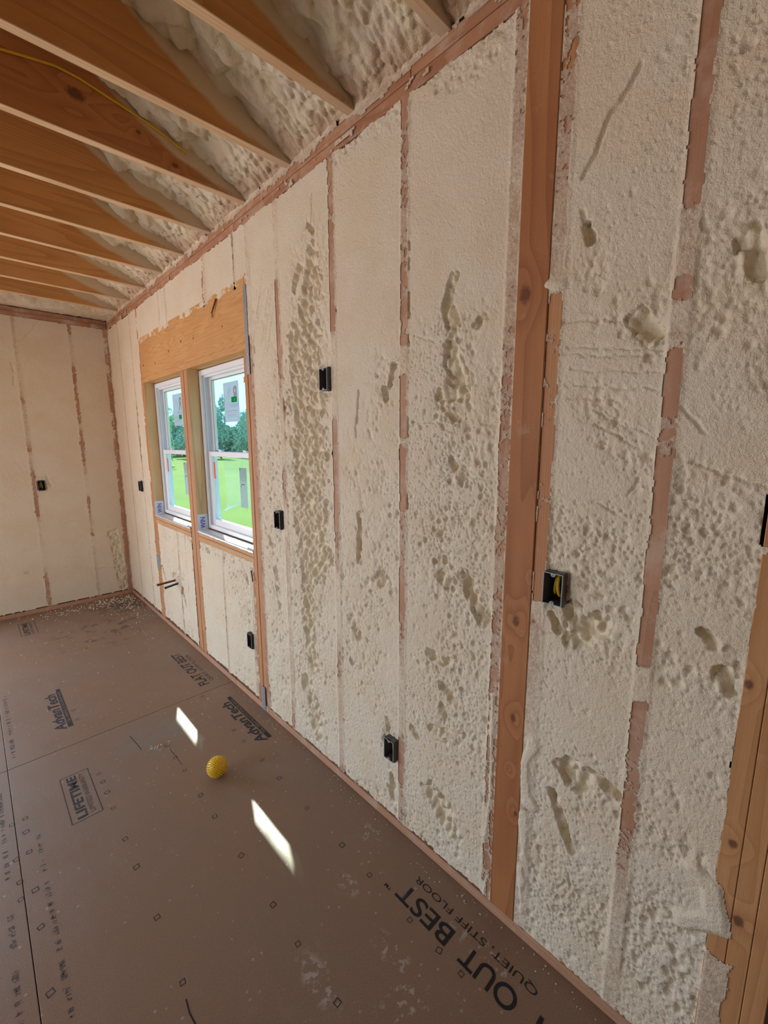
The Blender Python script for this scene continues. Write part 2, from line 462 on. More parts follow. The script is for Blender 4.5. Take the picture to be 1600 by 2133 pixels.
def wood(name, axis, c0, c1, c2, ring=26.0, fine=1.0, knots=(), dust=0.0, dustc=(.58, .42, .31), rough=.62, extra=None, warp=1.0, per_obj=True):
    """softwood lumber; axis = grain direction; knots = ((x,y,z),r) in object space"""
    q = NT(name, rough, .25); o = q.obj()
    if per_obj:
        r = q.n('ShaderNodeObjectInfo').outputs['Random']
        rv = q.n('ShaderNodeCombineXYZ', inp={0: q.math('MULTIPLY', r, 13.0), 1: q.math('MULTIPLY', r, 31.0), 2: q.math('MULTIPLY', r, 7.0)}).outputs[0]
        ov = q.n('ShaderNodeVectorMath', operation='ADD', inp={0: o, 1: rv}).outputs[0]
    else: ov = o
    sc = [1.0, 1.0, 1.0]; sc[axis] = .05
    v = q.mapping(ov, tuple(s * 5.0 for s in sc))
    base = q.noise(v, 1.0 * warp, 2, .4)
    ph = q.math('MULTIPLY', base, ring)
    kd = None
    for (k, kr) in knots:
        d = q.n('ShaderNodeVectorMath', operation='SUBTRACT', inp={0: o, 1: k}).outputs[0]
        s2 = [1.0, 1.0, 1.0]; s2[axis] = .72
        d = q.n('ShaderNodeVectorMath', operation='MULTIPLY', inp={0: d, 1: tuple(s2)}).outputs[0]
        L = q.math('DIVIDE', q.n('ShaderNodeVectorMath', operation='LENGTH', inp={0: d}).outputs['Value'], kr)
        core = q.mr(q.math('ADD', L, q.math('MULTIPLY', q.math('SUBTRACT', q.noise(o, 70, 3, .6), .5), .9)), .45, 1.1, 1.0, 0.0)
        halo = q.mr(L, .8, 4.5, 1.0, 0.0)
        ph = q.math('ADD', ph, q.math('MULTIPLY', halo, 1.3))
        kd = core if kd is None else q.math('MAXIMUM', kd, core)
    saw = q.math('FRACT', ph)
    ringf = q.math('POWER', saw, 2.2)
    sc2 = [1.0, 1.0, 1.0]; sc2[axis] = .03
    fib = q.noise(q.mapping(ov, tuple(s * 260.0 for s in sc2)), 1.0, 2, .6)
    big = q.noise(ov, 2.3, 2)
    c = q.mix(q.mr(big, .3, .7), c0, c1)
    c = q.mix(q.math('MULTIPLY', ringf, .5), c, c2)
    c = q.mix(q.mr(fib, .35, .75, 0, .28 * fine), c, tuple(x * .62 for x in c0))
    if kd is not None:
        c = q.mix(q.math('MULTIPLY', kd, .8), c, (.10, .035, .018))
    if dust > 0:
        dn = q.noise(q.mapping(ov, (1, 1, 1)), 9.0, 4, .7); dn2 = q.noise(ov, 190.0, 3, .7)
        f = q.math('ADD', q.mr(dn, .62 - .3 * dust, .80 - .2 * dust, 0, .65), q.mr(dn2, .55, .78, 0, .35), clamp=True)
        c = q.mix(q.math('MULTIPLY', f, min(1, .55 + dust * .45)), c, dustc)
    if extra: c = extra(q, o, c)
    q.color(c)
    q.bump(q.math('ADD', q.math('MULTIPLY', fib, .6), q.math('MULTIPLY', saw, .4)), .25, .0012)
    return q.m
RED = ((.50, .270, .160), (.44, .220, .125), (.33, .145, .08))
ORG = ((.46, .195, .075), (.38, .145, .052), (.21, .065, .025))
YEL = ((.80, .58, .33), (.70, .45, .22), (.45, .23, .10))
M['stud'] = wood('stud_wood_dusty', 2, *RED, dust=.55)
M['stud_clean'] = wood('stud_wood', 2, (.56, .27, .12), (.50, .23, .10), (.33, .13, .06), dust=.12)
M['post'] = wood('post_wood', 2, *ORG, ring=18, per_obj=False, dust=.05,
    knots=[((0, .625, 1.992), .021), ((0, .604, 1.075), .015), ((0, .597, .762), .013), ((0, .573, .44), .010), ((0, .603, .58), .006), ((0, .56, 1.22), .006)])
M['jack'] = wood('doorway_stud_wood', 2, (.56, .28, .12), (.50, .24, .095), (.34, .14, .05), ring=14, per_obj=False, dust=.05,
    knots=[((0, .058, .72), .010), ((0, .03, .54), .012), ((0, .07, 1.10), .010)])
M['plate'] = wood('plate_wood_dusty', 1, (.50, .25, .13), (.42, .19, .10), (.27, .10, .05), dust=.55)
M['sole'] = wood('sole_plate_wood', 1, (.52, .28, .17), (.46, .24, .14), (.3, .14, .08), dust=.4)
M['splinter'] = wood('splinter_wood', 2, (.20, .085, .04), (.16, .06, .03), (.09, .03, .015))
M['farplate'] = wood('far_plate_wood', 0, (.46, .24, .14), (.40, .19, .11), (.25, .10, .06), dust=.6, dustc=(.62, .5, .38))
M['header'] = wood('header_wood', 1, (.66, .35, .13), (.60, .29, .10), (.40, .16, .05), ring=34, per_obj=False, warp=1.6,
    knots=[((0, 3.40, 2.245), .012), ((0, 3.15, 2.27), .012), ((0, 2.93, 2.255), .010), ((0, 3.72, 2.20), .010), ((0, 4.02, 2.22), .012), ((0, 2.62, 2.33), .014), ((0, 2.50, 2.25), .008)])
M['sillwood'] = wood('rough_sill_wood', 1, (.62, .34, .16), (.56, .29, .13), (.38, .17, .07), dust=.15)
M['jamb'] = wood('jamb_wood', 2, *YEL, ring=12, dust=.05)
M['ply'] = wood('header_underside_wood', 1, (.78, .56, .30), (.70, .50, .26), (.52, .33, .15))
def haze(q, o, c):
    s = q.n('ShaderNodeSeparateXYZ', inp={0: o})
    x, z = s.outputs['X'], s.outputs['Z']
    rnd = q.n('ShaderNodeObjectInfo').outputs['Random']
    lim = q.math('MULTIPLY', q.math('MULTIPLY', x, x), .62)
    f = q.math('SUBTRACT', q.math('SUBTRACT', z, 2.76), lim)
    nz = q.noise(q.mapping(o, (1, 1, 1)), 7.0, 3, .6)
    f = q.math('ADD', f, q.math('MULTIPLY', q.math('SUBTRACT', nz, .5), .05))
    f = q.math('ADD', f, q.math('MULTIPLY', q.math('SUBTRACT', rnd, .5), .03))
    f = q.mr(f, -.012, .014)
    f = q.math('MULTIPLY', f, q.mr(x, -1.15, -.85))
    c = q.mix(q.math('MULTIPLY', f, .93), c, (.60, .49, .33))
    # dust at the bearing end
    e = q.math('MULTIPLY', q.mr(x, -.28, -.02), q.mr(q.noise(o, 60, 3, .7), .35, .7, .2, .8))
    return q.mix(e, c, (.56, .44, .33))
JB = ((.60, .30, .105), (.52, .245, .08), (.33, .13, .035))
M['joist'] = wood('joist_wood', 0, *JB, ring=16, extra=haze)
M['joist_k'] = wood('joist_wood_knotted', 0, (.50, .22, .08), (.43, .18, .06), (.24, .08, .03), ring=16, extra=haze, per_obj=False,
    knots=[((-.68, 2.14, 2.895), .026), ((-.33, 2.14, 2.79), .012), ((-.47, 2.14, 2.86), .010)])
M['joist_lit_edge'] = wood('joist_lit_edge_wood', 0, (.74, .50, .29), (.66, .42, .23), (.50, .28, .13), ring=20, extra=haze)  # paler copy of the joist wood: light from below painted on the undersides

q = NT('subfloor_panel', .42, .45); o = q.obj()
n1 = q.noise(o, 1.1, 3); n2 = q.noise(o, 240, 3, .7); n3 = q.noise(q.mapping(o, (1, .35, 1)), 30, 3, .6)
c = q.mix(q.mr(n1, .35, .65), (.275, .172, .114), (.255, .175, .130))
c = q.mix(q.mr(n2, .35, .75, 0, .5), c, (.13, .075, .050))
c = q.mix(q.mr(n3, .55, .75, 0, .35), c, (.30, .20, .15))
sp = q.n('ShaderNodeTexVoronoi', inp={'Vector': o, 'Scale': 38.0, 'Randomness': 1.0})
rr = q.n('ShaderNodeSeparateColor', inp={0: sp.outputs['Color']})
f = q.math('MULTIPLY', q.mr(sp.outputs['Distance'], .10, .22, 1, 0), q.mr(rr.outputs[0], .80, .86))
c = q.mix(q.math('MULTIPLY', f, .75), c, (.42, .33, .28))
s = q.n('ShaderNodeSeparateXYZ', inp={0: o})
def blot(px, py, rx, ry, thr, col, amt, c, sc=34):
    dx = q.math('DIVIDE', q.math('SUBTRACT', s.outputs['X'], px), rx); dy = q.math('DIVIDE', q.math('SUBTRACT', s.outputs['Y'], py), ry)
    L = q.math('SQRT', q.math('ADD', q.math('MULTIPLY', dx, dx), q.math('MULTIPLY', dy, dy)))
    m = q.math('MULTIPLY', q.mr(L, .35, 1.0, 1, 0), q.mr(q.noise(o, sc, 4, .65), thr, thr + .08))
    return q.mix(q.math('MULTIPLY', m, amt), c, col)
DUST = (.50, .44, .42)
for (px, py, rx, ry, thr) in [(-.545, .90, .05, .13, .50), (-.335, .80, .045, .12, .53), (-.30, 1.06, .04, .07, .50), (-.10, 1.16, .05, .06, .52), (-.40, .67, .12, .10, .55), (-.12, .60, .05, .2, .56), (-.62, .75, .2, .2, .62)]:
    c = blot(px, py, rx, ry, thr, DUST, .6, c)
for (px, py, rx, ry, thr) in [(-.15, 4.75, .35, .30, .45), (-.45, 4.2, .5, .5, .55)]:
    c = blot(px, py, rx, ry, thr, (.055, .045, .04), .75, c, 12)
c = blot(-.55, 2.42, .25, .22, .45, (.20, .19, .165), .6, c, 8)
# red-brown rub along the wall
q.color(c)
rg = q.mr(q.noise(o, 3, 3), .3, .7, .36, .52); q.t.links.new(rg, q.b.inputs['Roughness'])
q.bump(q.math('ADD', n2, q.math('MULTIPLY', n3, .5)), .35, .0015)
M['floor'] = q.m
def ink(name, col, thr):
    q = NT(name, .6, .3); o = q.obj()
    q.color(col)
    a = q.mr(q.noise(o, 95, 4, .75), thr, thr + .12, 0, .9)
    q.t.links.new(a, q.b.inputs['Alpha']); return q.m
M['ink'] = ink('faded_print', (.035, .037, .045), .33)
M['ink_dark'] = ink('dark_print', (.016, .016, .020), .26)
M['ink_faint'] = ink('rubbed_print', (.055, .048, .050), .42)
M['box_grey'] = plain('grey_box_plastic', (.105, .105, .11), .45)
M['box_dark'] = plain('dark_box_plastic', (.030, .028, .034), .45)
M['box_rim'] = plain('worn_box_rim', (.33, .33, .35), .5)
M['yellow'] = plain('yellow_cable', (.70, .42, .02), .4)
M['white_cable'] = plain('white_cable', (.78, .74, .62), .4)
M['steel'] = plain('galvanised_steel', (.30, .30, .31), .55, .45)
M['nail'] = plain('nail_head', (.75, .75, .75), .35, .8)
M['copper'] = plain('dull_copper', (.16, .06, .035), .5, .5)
M['blackpipe'] = plain('black_pipe', (.03, .035, .045), .4)
M['vinyl'] = plain('white_vinyl', (.80, .80, .82), .35)
M['liner'] = plain('vinyl_jamb_liner', (.62, .72, .84), .4)
M['seal'] = plain('dark_gasket', (.08, .09, .11), .6)
q = NT('window_glass'); nt_ = q.t; nt_.nodes.remove(q.b)
tr = nt_.nodes.new('ShaderNodeBsdfTransparent'); tr.inputs[0].default_value = (.72, .86, .89, 1)
gl = nt_.nodes.new('ShaderNodeBsdfGlossy'); gl.inputs['Roughness'].default_value = .02; gl.inputs[0].default_value = (.9, .95, 1, 1)
mx = nt_.nodes.new('ShaderNodeMixShader'); mx.inputs[0].default_value = .06
nt_.links.new(tr.outputs[0], mx.inputs[1]); nt_.links.new(gl.outputs[0], mx.inputs[2])
nt_.links.new(mx.outputs[0], nt_.nodes['Material Output'].inputs['Surface'])
M['glass'] = q.m
def film_mat(name, col, amt):
    q = NT(name); t = q.t; t.nodes.remove(q.b)
    a = t.nodes.new('ShaderNodeBsdfTransparent'); a.inputs[0].default_value = (*col, 1)
    b = t.nodes.new('ShaderNodeBsdfTranslucent'); b.inputs[0].default_value = (*col, 1)
    d = t.nodes.new('ShaderNodeBsdfDiffuse'); d.inputs[0].default_value = (*col, 1)
    m2 = t.nodes.new('ShaderNodeMixShader'); m2.inputs[0].default_value = .5
    t.links.new(b.outputs[0], m2.inputs[1]); t.links.new(d.outputs[0], m2.inputs[2])
    m1 = t.nodes.new('ShaderNodeMixShader'); m1.inputs[0].default_value = amt
    t.links.new(a.outputs[0], m1.inputs[1]); t.links.new(m2.outputs[0], m1.inputs[2])
    t.links.new(m1.outputs[0], t.nodes['Material Output'].inputs['Surface']); return q.m
M['sticker'] = film_mat('translucent_label_paper', (.70, .76, .82), .72)
M['grey_label'] = film_mat('grey_label_paper', (.56, .62, .62), .75)
M['orange'] = film_mat('orange_label', (.95, .30, .16), .8)
M['greenlab'] = film_mat('green_label', (.03, .55, .12), .8)
M['pane_sheet'] = film_mat('clear_pale_sheet', (.90, .96, .94), .16)
M['brownprint'] = plain('brown_label_print', (.30, .24, .25), .6)
M['greyprint'] = plain('grey_label_print', (.36, .42, .50), .6)
M['blackprint'] = plain('black_label_print', (.05, .05, .07), .6)
M['blueprint'] = plain('blue_tape_print', (.03, .06, .42), .5)
M['foil'] = plain('foil_flashing', (.72, .73, .76), .38, .55)
M['tape'] = plain('white_flashing_tape', (.68, .70, .76), .45, .25)
q = NT('yellow_rubber', .38, .5); o = q.obj(); q.color(q.mix(q.noise(o, 40, 2), (.80, .50, .008), (.74, .43, .006))); M['ball'] = q.m
q = NT('mown_grass', .9, .1); o = q.obj()
c = q.mix(q.mr(q.noise(o, .35, 4), .35, .65), (.115, .17, .035), (.135, .20, .042)); c = q.mix(q.mr(q.noise(o, 14, 4, .7), .4, .7, 0, .6), c, (.08, .18, .02))
q.color(c); q.bump(q.noise(o, 30, 3), .5, .03); M['grass'] = q.m
q = NT('leaves', .7, .2); o = q.obj(); q.color(q.mix(q.noise(o, 1.2, 3), (.17, .36, .29), (.30, .50, .38))); M['leaf'] = q.m  # bluish haze of distance is put into this leaf colour
q = NT('leaves_light', .7, .2); o = q.obj(); q.color(q.mix(q.noise(o, 1.2, 3), (.36, .56, .26), (.24, .46, .22))); M['leaf2'] = q.m
M['bark'] = plain('bark', (.16, .12, .09), .9)
M['drive'] = plain('pale_gravel', (.62, .62, .58), .9)
M['sheath'] = plain('outer_sheathing', (.35, .25, .17), .8)
M['roofing'] = plain('roof_shingle', (.12, .12, .13), .9)
M['crumb'] = plain('foam_crumb', (.80, .76, .66), .9)

# ================================================================= the long framed wall (x = 0)
ZP0, ZP1 = 2.682, 2.757            # double top plate
ZS = .038                          # sole plate
STUDS = [(.245, .284, [(-1, .55), (.30, .80), (.39, .75), (.45, .62), (.55, .40), (.69, .30), (.80, .35), (.96, .1), (.975, 1), (1.055, 1), (1.07, 0), (1.56, .0), (1.58, .45), (1.65, .5), (1.675, .1), (1.80, .0), (1.812, .95), (1.832, .45), (1.838, .9), (1.895, .9), (1.905, .15), (1.935, .2), (1.95, .75), (2.07, .7), (2.10, .0), (3, .0)]),
    (.520, .562, [(-1, .9), (.3, .85), (.5, .55), (.64, .9), (.90, .75), (1.09, .6), (1.11, .9), (1.15, .9), (1.16, .0), (1.40, .0), (1.43, .35), (1.55, .15), (1.70, .30), (1.88, .35), (1.895, .05), (1.97, .05), (1.985, .95), (2.03, .75), (2.2, .55), (2.4, .5), (2.55, .45), (2.7, .35)]),
    (.648, .690, [(-1, .45), (.3, .4), (.6, .35), (1.0, .45), (1.25, .5), (1.5, .35), (1.8, .45), (2.0, .6), (2.3, .7), (2.7, .4)]),
    (1.057, 1.095, [(-1, .6), (.1, .55), (.21, .5), (.25, .15), (.40, .2), (.47, .8), (.7, .8), (.8, .6), (1.05, .1), (1.15, .55), (1.35, .5), (1.37, .05), (1.58, .05), (1.6, .95), (1.62, .25), (1.83, .2), (1.84, .9), (1.92, .9), (1.935, .3), (2.1, .35), (2.3, .5), (2.7, .35)]),
    (1.452, 1.491, [(-1, .0), (.04, .1), (.10, .7), (.45, .7), (.6, .4), (.8, .9), (1.0, .95), (1.05, .6), (1.2, .3), (1.25, .15), (1.69, .15), (1.71, 1), (2.02, .95), (2.05, .4), (2.1, .2), (2.4, .3), (2.7, .35)]),
    (1.873, 1.912, [(-1, .1), (.1, .4), (.3, .75), (.8, .7), (1.1, .6), (1.15, .95), (1.25, .95), (1.3, .6), (1.45, .3), (1.5, .8), (1.6, .9), (1.85, .6), (2.0, .25), (2.33, .15), (2.36, .9), (2.66, .9), (2.7, .3)]),
    (2.685, 2.715, [(-1, .7), (.5, .55), (.9, .8), (2.3, .8), (2.8, .7)]),
    (3.520, 3.550, [(-1, .6), (.4, .45), (.9, .65), (2.3, .8), (2.8, .8)]),
    (2.305, 2.330, [(-1, 1), (2.3, 1), (2.4, .5), (2.8, .4)]),
    (3.37, 3.40, [(-1, 1), (2.3, 1), (2.4, .7), (2.8, .7)]),
    (4.295, 4.325, [(-1, .55), (1.2, .7), (1.6, .2), (2.0, .6), (2.8, .7)]),
    (4.680, 4.715, [(-1, .65), (1.5, .6), (2.8, .7)]),
    (2.148, 2.188, [(-1, .6), (.2, .25), (2.1, .45), (2.16, .95), (2.8, .85)])]
BOXES = [('b1', .522, 1.160, 'grey'), ('b2', 1.160, .308, 'grey'), ('b3', 1.980, 1.160, 'dark'), ('b4', 1.552, 1.816, 'grey'), ('b5', 2.368, .363, 'dark'), ('b6', 4.420, 1.156, 'dark')]
BW, BH = .055, .090
def wall_fields(y, z, far=False):
    big = fbm(y * 3.1 + 5, z * 2.2, 3, 11)
    rough = sstep(-.15, .55, big + .55 * sstep(1.9, .8, z) - .25 * sstep(1.7, 2.3, z))
    fR = seg_field(y, z, PATCH_ROUGH)
    R = np.clip(sstep(-.45, .5, fR + .3 * fbm(y * 16, z * 16, 3, 5)), 0, 1)
    fB = seg_field(y, z, PATCH_BUBBLE)
    w_ = fbm(y * 38, z * 38, 3, 21)
    B = sstep(-.16, -.07, np.maximum(fB, -3) + .50 * w_ + .38 * fbm(y * 17, z * 15, 2, 23))
    h = .0010 * fbm(y / .06, z / .06, 3, 31) + (.0004 + .0009 * rough) * fbm(y / .012, z / .012, 3, 41)
    # torn pits of the shaved face
    f1, f2, r = voro(y / .011, z / .014, 3)
    h -= (.0016 + .0035 * rough + .002 * R) * sstep(.42, .05, f1) * (r > .90 - .30 * rough * rough - .20 * R)
    f1, f2, r = voro(y / .030 + .3 * w_, z / .036, 9)
    h -= (.006 * rough + .006 * R) * sstep(.42, .05, f1) * (r > .90 - .12 * R)
    # crumbly, half shaved foam: low lumps
    wy = y + .004 * fbm(y * 40, z * 40, 2, 61); wz = z + .005 * fbm(y * 40 + 9, z * 40, 2, 62)
    lump = domes(wy / .022, wz / .029, 15)
    lump2 = domes(wy / .040, wz / .052, 25)
    lump3 = domes(wy / .014, wz / .016, 35); lumpB = domes(wy / .029, wz / .039, 45, 1.7)
    Rm = R * sstep(-.10, .30, fbm(y * 11, z * 11, 4, 65, .6) + .12 * R)
    h -= Rm * (.0035 * (1 - lump) * (lump2 < .75) + .0035 * (1 - lump3))
    # untouched bubbly skin, below the shaved face
    deep = sstep(.0, .5, fB)
    hb = -.023 - .008 * deep - .008 * fbm(y * 12, z * 10, 2, 71) + .026 * lumpB + .005 * lump
    h = h * (1 - B) + hb * B
    skin = B * (.45 + .55 * (1 - lumpB)) + .12 * Rm * (1 - lump)
    for pts, w, d in GROOVES:
        if len(pts) < 2: continue
        ys = [q[0] for q in pts]; zs = [q[1] for q in pts]
        m = (y > min(ys) - .03) & (y < max(ys) + .03) & (z > min(zs) - .03) & (z < max(zs) + .03)
        if not m.any(): continue
        dd = seg_dist(y[m] + .004 * w_[m], z[m] + .006 * fbm(y[m] * 50, z[m] * 50, 2, 77), pts)
        gv = np.clip(1 - dd / w, 0, 1) ** .7
        h[m] -= max(d * 1.4, .0055) * gv; skin[m] = np.maximum(skin[m], .5 * gv)
    return h, np.clip(skin, 0, 1), B, R, rough
def edge_noise(t, s, a=.006): return a * fbm(t * 30, t * 0 + s, 3, s)
def wall_h(y, z):
    h, skin, B, R, rough = wall_fields(y, z)
    cov = np.ones(y.shape); film = np.zeros(y.shape)
    n2 = fbm(y * 45, z * 45, 4, 91, .65); n3 = fbm(y * 140, z * 140, 2, 95)
    on_any = np.zeros(y.shape)
    for y0, y1, iv in STUDS:
        e0 = y0 + .0045 + edge_noise(z, 3, .004); e1 = y1 - .0045 + edge_noise(z, 8, .004)
        on = (y > e0) & (y < e1)
        zz = np.array([i[0] for i in iv]); cc = np.array([i[1] for i in iv])
        c = np.interp(z + .012 * n2, zz, cc)
        c = c + .30 * n2 + .18 * n3 - .08
        cov = np.where(on, np.minimum(cov, c), cov)
        m = sstep(y0 - .006, y0 + .004, y) * sstep(y1 + .006, y1 - .004, y)
        on_any = np.maximum(on_any, m)
        # parting line beside the stud
        for ed in (e0, e1):
            h = h - .0022 * np.clip(1 - np.abs(y - ed) / .004, 0, 1) * (.5 + n2)
    flat = .0012 + .0012 * np.clip(cov, 0, 1) + .0006 * n3
    h = h * (1 - on_any) + flat * on_any
    film = np.where(on_any > .5, np.clip((1.12 - cov) * 1.1, 0, 1), 0)
    skin = skin * (1 - on_any)
    # rubbed pink smears close to the studs and low down
    keep = cov > .33
    # ---- bare rectangles: header, windows, posts, sills
    nz_ = fbm(y * 14, z * 14, 3, 101) * .014
    nzh = fbm(y * 9, z * 3, 3, 103) * .016
    def bare(a, b, c, d, ny=1.0, nz=1.0):
        nonlocal keep
        keep = keep & ~((y > a + ny * nz_) & (y < b - ny * nz_) & (z > c + nz * nz_) & (z < d - nz * nz_))
    keep = keep & ~((y > 2.213) & (y < 4.075 + nz_) & (z > .92) & (z < 2.402 + nzh))
    bare(2.213, 4.075, .912, 1.2, 1, .5)
    bare(2.182, 2.262, -.1, 2.15, .35, .5)
    bare(3.083, 3.230, -.1, 1.0, .35, .5)
    bare(4.012, 4.118, .62, 1.0, .7, .5)
    bare(4.012, 4.100, -.1, .50, 1.0, 1)
    bare(4.045, 4.092, .9, 2.42, .5, .5)
    bare(.5635, .647, -.1, 2.69, .18, 0)
    bare(-1, .077, -.1, 1.325, .35, .8)
    bare(-1, .083, 1.40, 1.50, .2, .5)
    # foam blobs that lap over the bare lumber
    def lap(pts, rad):
        nonlocal keep, h, film, cov
        f = rad - seg_dist(y, z, pts) + nz_ * 1.3 + .0015 * n2
        m = (f > 0)
        keep = keep | m; h = np.where(m, np.maximum(h, .0055 * sstep(0, .014, f) + .001 * n2 + .0015), h); film = np.where(m, .22 * sstep(.008, 0, f) + .03, film)
    lap([(.530, .50), (.548, .58), (.548, .63), (.530, .71)], .024); lap([(.535, .30), (.545, .45)], .016); lap([(.53, 2.0), (.56, 2.0)], .012)
    lap([(.12, .60), (.085, .58), (.062, .50), (.12, .46)], .024); lap([(.68, 2.29), (.652, 2.275)], .010); lap([(.675, .03), (.668, .12)], .008)
    lap([(.535, .10), (.545, .26)], .012); lap([(.68, .25), (.665, .45), (.672, .8)], .010)
    m = (y < .077) & (z < .43 + 3 * nz_) & (y > .028 + nz_); keep = keep | m; film = np.where(m, .62 + .3 * n2, film); h = np.where(m, .002, h)
    # ragged foot and head
    zlo = ZS + .004 + .010 * fbm(y * 25, y * 0, 3, 111) + .012 * (y > 2.2); zhi = ZP0 - .002 + .010 * fbm(y * 18, y * 0 + 3, 3, 112)
    near = (y > .11) & (y < .52)
    zlo = zlo - .014 * near
    keep = keep & (z > zlo) & (z < zhi)
    # holes for the electrical boxes, and the dug-out hollow on the near side of each
    for _, yb, zb, _k in BOXES:
        keep = keep & ~((y > yb - BW + .001) & (y < yb - .001) & (z > zb + .001) & (z < zb + BH - .001))
        dd = np.hypot(np.maximum(np.maximum(yb - BW - y, y - yb), 0), np.maximum(np.maximum(zb - z, z - zb - BH), 0))
        hol = sstep(.030, .004, dd + .012 * n2)
        h = h - (.010 if _k == 'grey' else .005) * hol * (on_any < .5); skin = np.maximum(skin, .5 * hol * (on_any < .5))
    return h, skin, film, keep
structure_wall = structure(empty('wall_right'))
WR_ = structure_wall
def bay(y0, y1, z0, z1, res):
    ny = max(2, int(round((y1 - y0) / res)) + 1); nz = int(round((z1 - z0) / res)) + 1
    y, z = np.meshgrid(np.linspace(y0, y1, ny), np.linspace(z0, z1, nz), indexing='ij')
    h, sk, fi, keep = wall_h(y, z)
    grid_obj('spray_foam', -h, y, z, keep.astype(int), True, M['foam'], WR_, {'skin': sk, 'film': fi})
for (a, b, r) in [(-.30, .0, .008), (.0, .2645, .0032), (.2645, .541, .0032), (.541, .605, .0032), (.605, .669, .0032), (.669, 1.076, .0036), (1.076, 1.4715, .0042), (1.4715, 1.8925, .0044), (1.8925, 2.222, .0055)]:
    bay(a, b, 0.0, 2.70, r)
for (a, b) in [(2.222, 2.70), (2.70, 3.157), (3.157, 3.535), (3.535, 4.06)]:
    bay(a, b, 0.0, .94, .005)
for (a, b) in [(2.222, 2.72), (2.72, 3.385), (3.385, 4.06)]:
    bay(a, b, 2.37, 2.70, .005)
for (a, b) in [(4.06, 4.31), (4.31, 4.70), (4.70, 5.085)]:
    bay(a, b, 0.0, 2.70, .010)

D = .140
def lumber(name, m, x0, x1, y0, y1, z0, z1, parent, bev=.0015):
    return MB().box(x0, x1, y0, y1, z0, z1).build(name, m, parent, bevel=bev)
def studp(y0, y1, z0=ZS, z1=ZP0, m='stud', x0=0.0, name='stud'):
    return lumber(name, M[m], x0, D, y0, y1, z0, z1, WR_)
# doorway jack and king studs at the near end
studp(.042, .0795, m='jack'); studp(.003, .0410, m='jack'); studp(-.036, .002, m='jack'); studp(-.31, -.27)
studp(.245, .284); studp(.522, .560, m='stud_clean'); studp(.651, .690)
lumber('post', M['post'], -.005, .034, .561, .650, ZS, ZP0 + .010, WR_, .002)
studp(.563, .606, x0=.035); studp(.607, .650, x0=.035)
studp(1.057, 1.095); studp(1.452, 1.491); studp(1.873, 1.912)
studp(2.148, 2.184, m='stud'); studp(2.186, 2.2220, m='stud_clean', x0=.002); studp(2.2245, 2.262, z1=2.085, m='stud_clean')
for k in range(4): studp(3.0850 + k * .0358, 3.0850 + k * .0358 + .0335, x0=(0, .003, .001, .004)[k], z1=2.085, m='stud_clean')
studp(4.045, 4.081, z1=2.085, m='stud_clean'); studp(4.0835, 4.120, m='stud_clean')
studp(4.008, 4.044, z1=.902, m='stud_clean'); studp(2.263, 2.290, z1=.902, m='stud'); studp(3.050, 3.084, z1=.902, m='stud', x0=.004); studp(3.229, 3.262, z1=.902, m='stud', x0=.004)
for yy in (2.700, 3.535): studp(yy - .016, yy + .016, z1=.902)
for yy in (2.318, 2.735, 3.385): studp(yy - .016, yy + .016, z0=2.40)
studp(4.292, 4.328); studp(4.680, 4.716); studp(5.045, 5.083)
# window header: two-ply beam face, flat board under it
lumber('window_header', M['header'], .000, .038, 2.214, 4.082, 2.124, 2.440, WR_, .002)
lumber('window_header', M['header'], .100, .138, 2.214, 4.082, 2.124, 2.440, WR_, .002)
lumber('header_board', M['header'], .000, .062, 2.2235, 4.082, 2.086, 2.1235, WR_, .0015)
lumber('header_board', M['ply'], .063, D, 2.2235, 4.082, 2.086, 2.1235, WR_, .0015)
for a, b in ((2.2625, 3.0845), (3.2285, 4.0445)):
    lumber('rough_sill', M['sillwood'], .0, D, a, b, .9415, .979, WR_)
    lumber('rough_sill', M['sillwood'], .0, D, a, b, .903, .9392, WR_)
for (a, b) in ((-.32, 2.30), (2.302, 5.083)):
    lumber('top_plate', M['plate'], .002, D, a, b, ZP0, ZP0 + .0375, WR_)
for (a, b) in ((-.32, 1.05), (1.052, 3.9), (3.902, 5.083)):
    lumber('top_plate', M['plate'], -.002, D, a, b, ZP0 + .0380, ZP1, WR_)
for (a, b) in ((.0, 2.165), (2.168, 2.60), (2.603, 5.083)):
    lumber('sole_plate', M['sole'], -.004, D, a, b, .0, ZS - .0005, WR_)
# torn wood splinters left in the foam
for (a, b, w) in (((2.545, 2.405), (2.600, 2.335), .010), ((2.290, .860), (2.262, .800), .008)):
    d_ = (Vector((0, b[0] - a[0], b[1] - a[1]))).normalized(); n_ = Vector((0, -d_.z, d_.y)) * w * .5
    A_ = Vector((-.004, *a)); B_ = Vector((-.010, *b))
    MB().prism([A_ - n_, A_ + n_, B_ + n_ * .8, B_ - n_ * .5], (-.006, 0, 0)).build('wood_splinter', M['splinter'], WR_)
# outer sheathing with the two window holes
sh = MB()
sh.box(.1405, .152, -.32, 2.262, 0, 3.0).box(.1405, .152, 3.086, 3.2275, .979, 2.085).box(.1405, .152, 4.045, 5.35, 0, 3.0)
sh.box(.1405, .152, 2.262, 4.045, 0, .979).box(.1405, .152, 2.262, 4.045, 2.085, 3.0).box(.1405, .152, -2.75, -.32, 0, 3.0)
sh.build('sheathing', M['sheath'], WR_)
# the plain run of wall beside and behind the camera
bm_ = MB().box(.0, .14, -2.6, -.325, .04, 2.68)
bm_.build('spray_foam', M['foam'], WR_)
lumber('top_plate', M['plate'], .0, D, -2.6, -.325, ZP0, ZP1, WR_)

